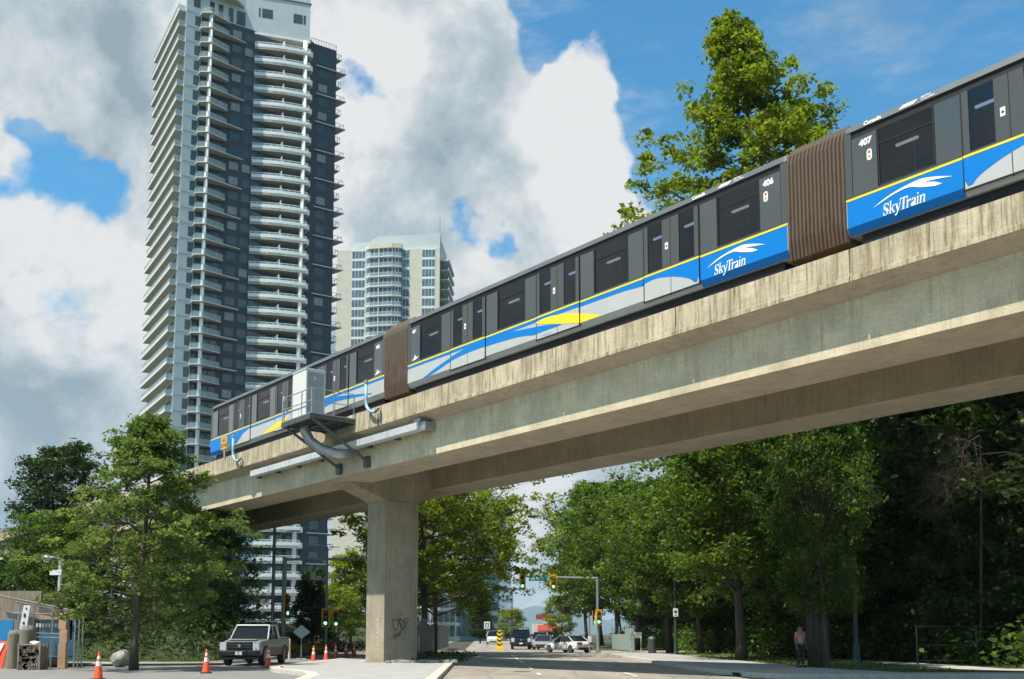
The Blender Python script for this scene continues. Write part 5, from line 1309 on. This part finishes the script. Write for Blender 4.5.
# ------------------------------------------------------------------ signals, lamps, signs
mat('sig_yellow', (.90, .48, .01), .5); mat('sig_black', (.02, .02, .02), .6); mat('sig_green', (.1, .8, .55), .4, emit=(.12, 1., .62), estr=3.5)
mat('sig_off_red', (.07, .012, .01), .4); mat('sig_off_amber', (.08, .05, .01), .4); mat('sign_green', (.01, .36, .28), .5); mat('lumin', (.5, .52, .52), .4)
def signal(parent, x, y, z, h=1.25, w=.44, back=True, rot=0):
    """signal head facing -y with its centre at z"""
    b = MB(); b.box(-w / 2, w / 2, 0, .03, -h / 2, h / 2); o = b.build('backboard', 'sig_yellow', parent, loc=(x, y, z), rotz=rot)
    b = MB(); b.box(-w * .27, w * .27, -.1, .0, -h * .42, h * .42); b.build('signal_housing', 'sig_black', o)
    for k, mm in ((.28, 'sig_off_red'), (0, 'sig_off_amber'), (-.28, 'sig_green')):
        b = MB(); b.tube([(0, -.1, k * h), (0, -.13, k * h)], .105, 14); b.build('lens', mm, o)
        b = MB(); b.tube([(.13 * math.cos(a), -.1, k * h + .13 * math.sin(a)) for a in [math.pi * i / 8 for i in range(9)]], .012, 4); b.build('visor', 'sig_yellow', o)
    return o
g = on_ground(598, 651.5, .14); Y = 80.
gx = at_y(598, 634, Y).x
zt = at_y(598, 577, Y).z
sp = thing('signal_pole', 'grey traffic signal pole with a long mast arm on the right side of the crossing', 'traffic signal', (gx, Y, 0))
MB().tube([(0, 0, 0), (0, 0, zt)], [.13, .1], 12).build('pole', 'pgrey', sp); 
xa = at_y(519, 634, Y).x - gx
MB().tube([(0, 0, zt - .1), (xa, 0, zt + .05)], [.09, .05], 10).build('mast_arm', 'pgrey', sp)
MB().box(-.2, .2, -.2, .2, 0, .25).build('base', 'pgrey', sp)
x1 = at_y(522.5, 634, Y).x - gx; x2 = at_y(553.5, 634, Y).x - gx
signal(sp, x1, -.2, at_y(522, 581, Y).z, 1.5, .5); signal(sp, x2, -.2, at_y(554, 582.5, Y).z, 1.25, .62)
signal(sp, .05, -.25, at_y(598, 617.5, Y).z, 1.25, .5); signal(sp, -.38, .2, at_y(595, 618, Y).z, 1.2, .5, rot=R(80))
b = MB(); xs0, xs1 = at_y(529, 634, Y).x - gx, at_y(549, 634, Y).x - gx
sb_ = MB().box(xs0, xs1, -.14, -.1, zt - .33, zt + .12).build('street_name_sign', 'sign_green', sp)
text_mesh('lettering', 'City Parkway', .3, 'sign_white', sp, ((xs0 + xs1) / 2, -.145, zt - .2), (R(90), 0, 0), align='CENTER', offset=.01).data.name = 'lettering'
# left hand signal poles
Y = 66.; gx = at_y(283, 634, Y).x; zt = at_y(283, 559.5, Y).z
sp = thing('signal_pole', 'thick grey signal pole with a mast arm reaching right to the pier', 'traffic signal', (gx, Y, 0))
MB().tube([(0, 0, 0), (0, 0, zt + .15)], [.17, .14], 12).build('pole', 'pgrey', sp); MB().tube([(0, 0, zt), (at_y(372, 634, Y).x - gx, 0, zt + .05)], [.1, .06], 10).build('mast_arm', 'pgrey', sp)
signal(sp, .2, -.1, at_y(286, 606, Y).z, 1.7, .62, rot=R(75))
Y = 70.; gx = at_y(326, 634, Y).x; zt = at_y(326, 547, Y).z
sp = thing('signal_pole', 'slim street lamp pole carrying an orange framed green signal left of the pier', 'traffic signal', (gx, Y, 0))
MB().tube([(0, 0, 0), (0, 0, zt)], [.1, .06], 10).build('pole', 'pgrey', sp)
b = MB(); b.tube([(0, 0, zt), (-.4, 0, zt + .12), (-1.2, 0, zt + .15)], .03, 6); b.build('lamp_arm', 'pgrey', sp); MB().cbox((-1.1, 0, zt + .13), (.9, .25, .1)).build('luminaire', 'lumin', sp); MB().cbox((.5, 0, zt), (.6, .2, .08)).build('luminaire', 'lumin', sp)
signal(sp, 0, -.2, at_y(326, 618, Y).z, 1.3, .62); signal(sp, .6, .1, at_y(333, 619, Y).z, 1.2, .45, rot=R(40))
b = MB(); zz = at_y(326, 580, Y).z; b.tube([(0, 0, zz), (-.9, 0, zz)], .035, 6); b.cbox((-1.0, 0, zz + .3), (.3, .3, .6)); b.cbox((-.6, 0, zz + .15), (.25, .25, .3)); b.build('sensor_bracket', 'steel', sp)
Y = 62.; gx = at_y(272, 634, Y).x; zt = at_y(272, 526, Y).z
sp = thing('street_lamp', 'tall dark street lamp with a curved arm behind the pickup', 'street lamp', (gx, Y, 0))
MB().tube([(0, 0, 0), (0, 0, zt)], [.12, .09], 10).build('pole', 'dsteel', sp)
b = MB(); z0 = at_y(272, 549, Y).z; b.tube([(0, 0, z0), (.15, 0, z0 + .6), (.5, 0, z0 + 1.), (1.1, 0, z0 + 1.15)], .035, 6); b.build('lamp_arm', 'lumin', sp); MB().cbox((1.3, 0, z0 + 1.12), (.6, .22, .1)).build('luminaire', 'lumin', sp)
# right verge lamps
g = on_ground(857, 665, .12); zt = at_y(852, 497, g.y).z
sp = thing('street_lamp', 'dark green two armed street lamp on the right verge beside the woodland', 'street lamp', (g.x, g.y, 0))
b = MB(); b.tube([(0, 0, .6), (0, 0, zt)], [.1, .06], 12); b.build('pole', 'dgreen', sp); b = MB(); b.lathe([(.27, .1), (.25, .25), (.17, .35), (.15, 1.0), (.1, 1.1)], 12); b.build('base', 'dgreen', sp)
b = MB(); b.tube([(-1.0, 0, zt - .3), (1.0, 0, zt - .3)], .035, 6)
for s in (-1, 1): b.tube([(s * 1.0, 0, zt - .3), (s * 1.0, 0, zt + .25)], .03, 6)
b.build('lamp_arm', 'dgreen', sp)
for s in (-1, 1): b = MB(); b.lathe([(.10, .1), (.28, .2), (.42, .27), (.42, .31), (.2, .4), (.03, .5)], 16, (s * 1.0, 0, zt + .1)); b.build('lamp_shade', 'dgreen', sp)
g = on_ground(676, 654.5, .12); zt = at_y(676, 540, g.y).z
sp = thing('street_lamp', 'slim green street lamp pole with a white parking sign on the right pavement', 'street lamp', (g.x, g.y, 0))
MB().tube([(0, 0, .1), (0, 0, zt)], [.11, .06], 10).build('pole', 'dgreen', sp); MB().lathe([(.2, .1), (.15, .3), (.12, .9)], 12).build('base', 'dgreen', sp)
zs = at_y(676, 612.5, g.y).z
b = MB(); b.box(-.17, .17, -.14, -.12, zs - .28, zs + .28); b.build('sign_panel', 'sign_white', sp); b = MB(); b.tube([(0, -.145, zs + .05), (0, -.15, zs + .05)], .1, 14); b.box(-.08, .08, -.15, -.144, zs - .2, zs - .15); b.build('sign_symbol', 'ink', sp)
g = on_ground(705.5 / 1 - 116, 650, .12); 
Y = 78; gx = at_y(589.5, 634, Y).x
sp = thing('post', 'thin pale post beside the signal pole on the right kerb', 'post', (gx, Y, 0)); MB().tube([(0, 0, 0), (0, 0, at_y(590, 616, Y).z)], .07, 8).build('pole', 'pgrey', sp); MB().box(-.13, .13, -.1, .1, .9, 1.35).build('push_button', 'sign_white', sp)
# post with camera at the left
Y = 52; gx = at_y(57.5, 634, Y).x; zt = at_y(57, 556, Y).z
sp = thing('camera_post', 'pale grey post with a dome camera and a small sign board above the work site', 'camera post', (gx, Y, 0))
MB().tube([(0, 0, 0), (0, 0, zt)], .1, 10).build('post', 'lumin', sp)
b = MB(); b.tube([(0, 0, zt - .1), (-.7, 0, zt - .05)], .04, 6); b.build('bracket', 'lumin', sp)
b = MB(); b.lathe([(.05, .2), (.2, .12), (.2, -.02), (.14, -.14), (.03, -.2)], 14, (-.75, 0, zt - .15)); b.build('dome_camera', 'white_paint', sp, smooth=True)
b = MB(); b.box(-.5, .1, -.12, -.09, zt - 1.0, zt - .72); b.build('sign_panel', 'sign_white', sp)
g = on_ground(109, 658, 0); sp = thing('lamp_post', 'slim dark green lamp post behind the boulder', 'lamp post', (g.x, g.y, 0)); MB().tube([(0, 0, .5), (0, 0, at_y(109, 530, g.y).z)], [.07, .04], 8).build('pole', 'pgrey', sp); MB().lathe([(.17, 0), (.15, .15), (.1, .3), (.09, .9), (.07, 1.0)], 12).build('base', 'dgreen', sp)
# striped hazard marker
mat('hz_yellow', (.85, .60, .02), .5)
Y = 92; gx = at_y(499.5, 634, Y).x; zt = at_y(499, 636, Y).z
sp = thing('hazard_marker', 'yellow and black chevron marker on a yellow base at the end of the median', 'marker', (gx, Y, 0))
H_ = 1.5
MB().box(-.24, .24, -.02, .02, .25, 1.85).build('marker_panel', 'hz_yellow', sp); MB().box(-.4, .4, -.3, .3, 0, .24).build('base', 'hz_yellow', sp)
b = MB()
for k in range(4):
    z_ = .4 + k * .38; b.yprism([(-.24, z_ + .15), (0, z_), (.24, z_ + .15), (.24, z_ + .3), (0, z_ + .15), (-.24, z_ + .3)], -.03, -.022)
b.build('chevron', 'ink', sp)
Y = 120; gx = at_y(487, 634, Y).x; zs = at_y(487, 625, Y).z
sp = thing('road_sign', 'small white road sign on a thin post left of the striped marker', 'sign', (gx, Y, 0)); MB().tube([(0, 0.05, 0), (0, .05, zs)], .04, 6).build('post', 'pgrey', sp)
MB().box(-.35, .35, 0, .03, zs - .45, zs + .4).build('sign_panel', 'sign_white', sp); b = MB(); b.box(-.2, .2, -.01, -.003, zs - .3, zs - .22); b.box(-.2, -.12, -.01, -.003, zs - .3, zs + .25); b.box(.12, .2, -.01, -.003, zs - .3, zs + .25); b.box(-.2, .2, -.01, -.003, zs + .12, zs + .2); b.build('sign_symbol', 'ink', sp)
g = at_y(647, 634, 72)
sp = thing('yard_sign', 'low white sign board on the right pavement beside the tree trunks', 'sign', (g.x - .4, 75, 0)); MB().box(-.4, .4, 0, .04, 1.2, 1.65).build('sign_panel', 'sign_white', sp); MB().tube([(-.35, .02, 0), (-.35, .02, 1.2)], .04, 6).build('post', 'galv', sp); MB().tube([(.35, .02, 0), (.35, .02, 1.2)], .04, 6).build('post', 'galv', sp)
g = on_ground(651.5, 650.7, .12); sp = thing('litter_bin', 'dark round litter bin against the street trees on the right', 'bin', (at_y(652, 634, 72).x, 72, .12)); MB().lathe([(.26, 0), (.3, .1), (.3, .95), (.33, 1.), (.3, 1.08), (.2, 1.2), (.04, 1.25)], 14).build('bin_body', 'dsteel', sp, smooth=True)
# board fence beyond the crossing
mat('fence_pale', (.24, .30, .28), .7, noise=.15, nscale=4, stretch=(4, 4, .4))
a = at_y(612, 634, 94); c = at_y(633, 634, 84)
sp = thing('board_fence', 'pale grey green board fence on the right beyond the signal pole', 'fence', (a.x, a.y, 0), math.atan2(c.y - a.y, c.x - a.x)); L = (c - a).length
b = MB(); n = int(L / .3)
for i in range(n): b.box(i * L / n, (i + 1) * L / n - .02, 0, .03, .1, 1.5 + (.5 if i > n * .62 else 0))
b.build('board', 'fence_pale', sp); b = MB()
for i in range(4): b.box(i * L / 3 - .05, i * L / 3 + .05, .035, .12, 0, 2.2)
b.build('post', 'fence_pale', sp)
# dark fence right of the pier
sp = thing('metal_fence', 'dark slatted metal fence running along the road behind the pier', 'fence', (RX(-3.6, 58), 58, .15), R(90 + 1.7)); b = MB()
for i in range(170): x = i * .3; b.box(x, x + .2, 0, .02, .1, 2.1 + .12 * math.sin(x * .4))
b.build('slat', 'dsteel', sp); b = MB()
for i in range(18): b.box(i * 3 - .05, i * 3 + .05, .03, .12, 0, 2.35)
b.build('post', 'dsteel', sp)
b = MB(); b.tube([(0, -.03, 2.2), (51, -.03, 2.2)], .04, 6); b.build('rail', 'pgrey', sp)
# chain link fence in the dark woodland
sp = thing('wire_fence', 'low wire fence at the edge of the woodland right of the street lamp', 'fence', (18.5, 46, 0), R(-7)); b = MB()
for i in range(7): b.tube([(i * 2.6, 0, 0), (i * 2.6, 0, 1.9)], .035, 6)
b.build('post', 'dsteel', sp); b = MB()
for h in (.3, 1.0, 1.85): b.tube([(0, 0, h), (15.6, 0, h)], .012, 5)
b.build('wire', 'dsteel', sp)
# diamond sign on the verge at the left
Y = 60; gx = at_y(301.5, 634, Y).x
sp = thing('diamond_sign', 'grey back of a diamond shaped road sign on a thin post left of the cones', 'sign', (gx, Y, 0))
zc = at_y(301, 632, Y).z; b = MB(); b.yprism([(-.52, zc), (0, zc + .42), (.52, zc), (0, zc - .42)], 0, .02); b.build('sign_panel', 'pgrey', sp); MB().tube([(0, .05, 0), (0, .05, zc + .2)], .03, 6).build('post', 'pgrey', sp); b = MB(); b.tube([(-.3, .05, .02), (.3, .05, .02)], .03, 5); b.tube([(0, -.3, .02), (0, .35, .02)], .03, 5); b.build('foot', 'pgrey', sp)
# yellow bollard post beside the lane
mat('bollard', (.65, .55, .32), .6); g = on_ground(289.5, 653.5, 0); sp = thing('bollard', 'short pale yellow marker post behind the pickup', 'bollard', (at_y(289.8, 634, 60).x, 60, 0)); MB().lathe([(.08, 0), (.07, 1.1), (.05, 1.2), (.01, 1.23)], 10).build('post', 'bollard', sp); MB().lathe([(.075, .95), (.073, 1.05)], 10).build('band', 'sign_white', sp)

# ------------------------------------------------------------------ rocks
def rock(name, label, c, s, seed, m, cat='rock', group=None, parent=None):
    import bmesh
    bm = bmesh.new(); bmesh.ops.create_icosphere(bm, subdivisions=3, radius=1); r = random.Random(seed)
    ds = [(Vector((r.gauss(0, 1), r.gauss(0, 1), r.gauss(0, 1))).normalized(), r.uniform(.55, .85)) for _ in range(22)]
    for v in bm.verts:
        k = 1
        for d, h in ds:
            q = v.co.normalized().dot(d)
            if q > 0: k = min(k, h / max(q, .01))
        v.co = v.co.normalized() * k; v.co.x *= s[0]; v.co.y *= s[1]; v.co.z *= s[2]
    me = bpy.data.meshes.new(name); bm.to_mesh(me); bm.free(); me.materials.append(MT[m]); o = bpy.data.objects.new(name, me); C.objects.link(o); o.location = c
    if label: tag(o, label, cat, group)
    return o
mat('stone', (.30, .30, .28), .9, noise=.4, nscale=3, bump=.5, bscale=8)
g = on_ground(120, 667, 0); rock('boulder', 'large grey boulder on the kerb between the largest cone and the feathery tree', (g.x + .0, g.y, .35), (.62, .5, .52), 2, 'stone')
b = MB(); rs = random.Random(3)
for i in range(46):
    x = -5.9 + rs.random() * 3.2; y = 47.3 + rs.random() * 1.6; s_ = rs.uniform(.06, .2); b.cbox((x, y, .15 + s_ * .3), (s_ * 1.6, s_, s_ * .8))
o = b.build('rubble', 'stone', bevel=.03); tag(o, 'scattered broken stones at the foot of the pier', 'rubble'); o['kind'] = 'stuff'

# ------------------------------------------------------------------ work site at the left edge
mat('plywood', (.46, .30, .18), .85, noise=.2, nscale=3); mat('wood', (.26, .22, .17), .9, noise=.35, nscale=3, stretch=(5, 5, .6)); mat('tarp_blue', (.03, .13, .24), .6, noise=.3, nscale=2); mat('panel_blue', (.02, .22, .48), .5)
mat('cyl', (.20, .18, .13), .85, noise=.3, nscale=3, stretch=(3, 3, .5)); mat('bag', (.62, .62, .60), .8, noise=.15)
Y = 44.; PX = lambda px: at_y(px, 634, Y).x; PZ = lambda py, y=Y: at_y(40, py, y).z
def lone(name, label, cat, b, m, **k): o = b.build(name, m, **k); tag(o, label, cat); return o
sh = thing('site_shed', 'weathered timber shed with plywood panels and blue lower wall at the left edge', 'shed', (0, 0, 0))
MB().box(PX(-40), PX(23), Y + 1.5, Y + 4, 0, PZ(591, Y + 1.5)).build('timber_wall', 'wood', sh)
MB().box(PX(24), PX(44), Y + 1.3, Y + 1.42, PZ(619), PZ(604)).build('plywood_panel', 'plywood', sh)
MB().box(PX(17), PX(60), Y + 1.5, Y + 1.6, PZ(660), PZ(619)).build('blue_wall', 'tarp_blue', sh)
b = MB()
for i in range(9): b.box(PX(20) + i * .14, PX(20) + i * .14 + .08, Y + 1.44, Y + 1.47, PZ(627), PZ(623))
b.build('white_marks', 'sign_white', sh)
MB().box(PX(44), PX(57), Y + 1.5, Y + 1.6, PZ(640), PZ(608)).build('timber_panel', 'wood', sh)
b = MB(); b.tube([(PX(-20), Y + 1.2, PZ(594)), (PX(64), Y + 1.2, PZ(611))], .05, 6); b.tube([(PX(0), Y + 1.2, PZ(601)), (PX(64), Y + 1.2, PZ(612))], .04, 6); b.build('top_rail', 'wood', sh)
sp = thing('site_fence', 'wire panel fence with thin steel posts in front of the shed', 'fence', (0, 0, 0)); b = MB()
for px in (8, 23, 42.5, 66, 70, 74): b.tube([(PX(px), Y + .9, 0), (PX(px), Y + .9, PZ(604 if px < 60 else 612))], .035, 6)
b.build('post', 'steel', sp); b = MB()
for py in (612, 632, 636, 655): b.tube([(PX(0), Y + .85, PZ(py)), (PX(60), Y + .85, PZ(py + 2))], .014, 4)
for i in range(60): b.tube([(PX(0) + i * .045 * 1, Y + .86, PZ(655)), (PX(0) + i * .045, Y + .86, PZ(606))], .003, 3)
b.build('wire', 'galv', sp)
for k, (p0, p1, pt_) in enumerate(((8.5, 20.5, 633), (20, 35, 629))):
    r_ = (PX(p1) - PX(p0)) / 2; t = thing('concrete_cylinder', ('shorter brown concrete cylinder beside the blue panel', 'taller brown concrete cylinder with debris on its top')[k], 'concrete cylinder', ((PX(p0) + PX(p1)) / 2, Y, 0), 0, 'concrete cylinders')
    z_ = PZ(pt_); MB().lathe([(r_, 0), (r_, z_ - .05), (r_ * .92, z_)], 24).build('cylinder', 'cyl', t, smooth=False)
    b = MB(); rs = random.Random(k)
    for i in range(14): a = rs.uniform(0, 6.28); q = rs.random() * r_ * .7; b.cbox((q * math.cos(a), q * math.sin(a), z_ + .06), (rs.uniform(.05, .3), .06, rs.uniform(.05, .18)))
    b.build('debris', 'stone', t)
lone('blue_panel', 'bright blue plastic panel at the left edge above the red and white board', 'panel', MB().box(PX(-6), PX(8), Y + .4, Y + .5, PZ(641), PZ(620)), 'panel_blue')
t = thing('site_notice', 'tall white notice board with small dark symbols on the site fence', 'sign', (0, 0, 0))
MB().add([(PX(11), Y + .7, PZ(629)), (PX(18.5), Y + .7, PZ(629)), (PX(21), Y + .7, PZ(605)), (PX(14.5), Y + .7, PZ(605))], [(0, 1, 2, 3)]).add([(PX(11), Y + .73, PZ(629)), (PX(14.5), Y + .73, PZ(605)), (PX(21), Y + .73, PZ(605)), (PX(18.5), Y + .73, PZ(629))], [(0, 1, 2, 3)]).build('board', 'sign_white', t)
for q in ((15, 17, 617, 613), (16.6, 18, 609, 607), (14.6, 16.4, 624, 621.5)): MB().box(PX(q[0]), PX(q[1]), Y + .68, Y + .69, PZ(q[2]), PZ(q[3])).build('symbol', 'ink', t)
t = thing('barrier_board', 'leaning red and white barrier board at the left edge', 'barrier', (0, 0, 0)); MB().add([(PX(-6), Y, 0), (PX(3.5), Y, 0), (PX(7), Y + .2, PZ(641)), (PX(-2), Y + .2, PZ(641)), (PX(-6), Y + .06, 0), (PX(3.5), Y + .06, 0), (PX(7), Y + .26, PZ(641)), (PX(-2), Y + .26, PZ(641))], [(0, 1, 2, 3), (4, 7, 6, 5), (0, 3, 7, 4), (1, 5, 6, 2), (3, 2, 6, 7)]).build('board', 'cone_orange', t)
MB().add([(PX(-5), Y - .003 + .05, PZ(655)), (PX(-1), Y + .04, PZ(655)), (PX(3.5), Y + .15, PZ(643)), (PX(-.5), Y + .15, PZ(643))], [(0, 1, 2, 3)]).build('stripe', 'sign_white', t)
t = thing('rubble_crate', 'square crate of brown rubble with a white bag lying on it', 'crate', (PX(46), Y - 1, 0)); w_ = .42
b = MB(); b.box(-w_, w_, -w_, w_, .0, .98); rs = random.Random(12)
for i in range(110): b.cbox((rs.uniform(-w_, w_), -w_ - .01, rs.uniform(.05, 1.0)), (rs.uniform(.06, .2), .07, rs.uniform(.05, .14)))
for i in range(40): b.cbox((rs.uniform(-w_, w_), rs.uniform(-w_, w_), 1.), (rs.uniform(.06, .2), .1, rs.uniform(.05, .18)))
b.build('rubble_fill', 'dirt', t); b = MB()
for x in (-w_ - .03, w_ + .03): b.cbox((x, -w_ - .03, .55), (.06, .06, 1.15))
b.tube([(-w_, -w_ - .03, 1.05), (w_, -w_ - .03, 1.05)], .03, 5); b.tube([(-w_, -w_ - .03, .5), (w_, -w_ - .03, .5)], .02, 5); b.build('frame', 'wood', t)
o = rock('white_bag', 'crumpled white bag on top of the crate of rubble', (PX(46), Y - 1, 1.12), (.32, .26, .14), 8, 'bag', 'bag')
t = thing('timber_post', 'thick notched timber post at the right end of the work site', 'post', (PX(61), Y + .3, 0)); hz_ = PZ(613); b = MB()
b.box(-.17, .17, -.15, .15, 0, hz_ * .45); b.box(-.14, .2, -.15, .15, hz_ * .45 + .01, hz_ * .7); b.box(-.2, .14, -.15, .15, hz_ * .7 + .01, hz_); b.build('timber', 'plywood', t, bevel=.02)

# ------------------------------------------------------------------ person beside the tree on the right
mat('skin', (.30, .17, .12), .6); mat('shirt', (.55, .26, .22), .85, noise=.1); mat('trousers', (.03, .03, .035), .85); mat('hair', (.02, .015, .012), .8)
def skin_obj(name, verts, edges, radii, m, parent, root=0, sub=1):
    me = bpy.data.meshes.new(name); me.from_pydata(verts, edges, []); o = bpy.data.objects.new(name, me); C.objects.link(o)
    sk = o.modifiers.new('s', 'SKIN'); 
    for v, r in zip(me.skin_vertices[0].data, radii): v.radius = r if isinstance(r, tuple) else (r, r); v.use_root = False
    me.skin_vertices[0].data[root].use_root = True
    sk.use_smooth_shade = True
    if sub: o.modifiers.new('u', 'SUBSURF').levels = sub; o.modifiers[-1].render_levels = sub
    bpy.context.view_layer.update()
    m2 = bpy.data.meshes.new_from_object(o.evaluated_get(bpy.context.evaluated_depsgraph_get())); bpy.data.objects.remove(o)
    m2.materials.clear(); m2.materials.append(MT[m]); m2.name = name
    o = bpy.data.objects.new(name, m2); C.objects.link(o); o.parent = parent
    return o
g = on_ground(801, 667.5, .13)
person = thing('person', 'person in pink top and dark trousers standing left of the tree trunk', 'person', (g.x, g.y, .13), R(200))
V = [(0, 0, .95), (0, 0, 1.12), (0, 0, 1.34), (0, .01, 1.46), (0, .02, 1.53), (0, .03, 1.62), (0, .02, 1.72),
     (.10, 0, .88), (.11, .02, .48), (.11, -.01, .09), (.12, .12, .04), (-.10, 0, .88), (-.11, .0, .48), (-.11, -.02, .09), (-.12, .11, .04),
     (.17, 0, 1.41), (.23, -.02, 1.14), (.24, .06, .90), (.24, .08, .82), (-.17, 0, 1.41), (-.23, -.02, 1.14), (-.24, .06, .90), (-.24, .08, .82)]
E_ = [(0, 1), (1, 2), (2, 3), (3, 4), (4, 5), (5, 6), (0, 7), (7, 8), (8, 9), (9, 10), (0, 11), (11, 12), (12, 13), (13, 14), (3, 15), (15, 16), (16, 17), (17, 18), (3, 19), (19, 20), (20, 21), (21, 22)]
RD = [(.15, .10), (.13, .09), (.15, .10), (.10, .08), .055, .085, .07, .085, .055, .04, .035, .085, .055, .04, .035, .055, .038, .028, .03, .055, .038, .028, .03]
skin_obj('body', V, E_, RD, 'skin', person, 0, 2)
skin_obj('shirt', [V[i] for i in (0, 1, 2, 3, 15, 19)] + [(.215, -.015, 1.2), (-.215, -.015, 1.2)], [(0, 1), (1, 2), (2, 3), (3, 4), (3, 5), (4, 6), (5, 7)], [(.17, .125), (.155, .11), (.17, .12), (.12, .1), .072, .072, .058, .058], 'shirt', person, 0, 2)
skin_obj('trousers', [V[i] for i in (0, 7, 8, 9, 11, 12, 13)], [(0, 1), (1, 2), (2, 3), (0, 4), (4, 5), (5, 6)], [(.165, .12), .105, .075, .06, .105, .075, .06], 'trousers', person, 0, 2)
for s in (-1, 1):
    b = MB()
    for k in range(4): b.tube([(s * .24 + (k - 1.5) * .018, .085, .80), (s * .245 + (k - 1.5) * .02, .095, .755), (s * .24 + (k - 1.5) * .018, .105, .72 + .006 * abs(k - 1))], [.010, .009, .007], 6)
    b.tube([(s * .225, .1, .82), (s * .215, .125, .785), (s * .218, .13, .76)], [.012, .010, .008], 6); b.build('fingers', 'skin', person, smooth=True)
    b = MB(); b.loft([[(s * .115 + .045 * math.cos(a) * w, y + 0, .045 + h * math.sin(a)) for a in [2 * math.pi * i / 10 for i in range(10)]] for y, w, h in ((-.08, .7, .04), (-.02, 1, .05), (.1, 1.1, .04), (.18, .7, .03))]); b.build('shoe', 'black', person, smooth=True)
b = MB(); b.lathe([(.06, -.06), (.1, -.02), (.105, .04), (.08, .1), (.03, .125)], 14, (0, .005, 1.68)); b.build('hair', 'hair', person, smooth=True)
b = MB(); b.tube([(0, .1, 1.66), (0, .135, 1.63), (0, .1, 1.62)], [.01, .018, .012], 6); b.build('nose', 'skin', person); 
for s in (-1, 1):
    b = MB(); b.lathe([(.004, -.008), (.011, 0), (.004, .008)], 8, (s * .035, .108, 1.665)); b.build('eye', 'black', person)
    b = MB(); b.cbox((s * .088, .03, 1.65), (.016, .035, .06)); b.build('ear', 'skin', person, bevel=.006)
MB().cbox((0, .107, 1.59), (.05, .01, .012)).build('mouth', 'shirt', person)

# storm drain in the right hand kerb
d_ = thing('storm_drain', 'dark storm drain opening in the right kerb near the bottom of the picture', 'drain', (RX(9.42, 36.6), 36.6, 0)); MB().box(-.25, -.19, -.55, .55, .01, .12).build('opening', 'black', d_); b = MB()
b.box(-.8, -.26, -.45, .45, .005, .02); b.build('grate', 'dsteel', d_)
m_ = thing('manhole_cover', 'round iron manhole cover in the lane nearest the traffic island', 'manhole', (.4, 40.5, 0)); MB().lathe([(.36, .003), (.36, .012)], 24).build('cover', 'dsteel', m_)
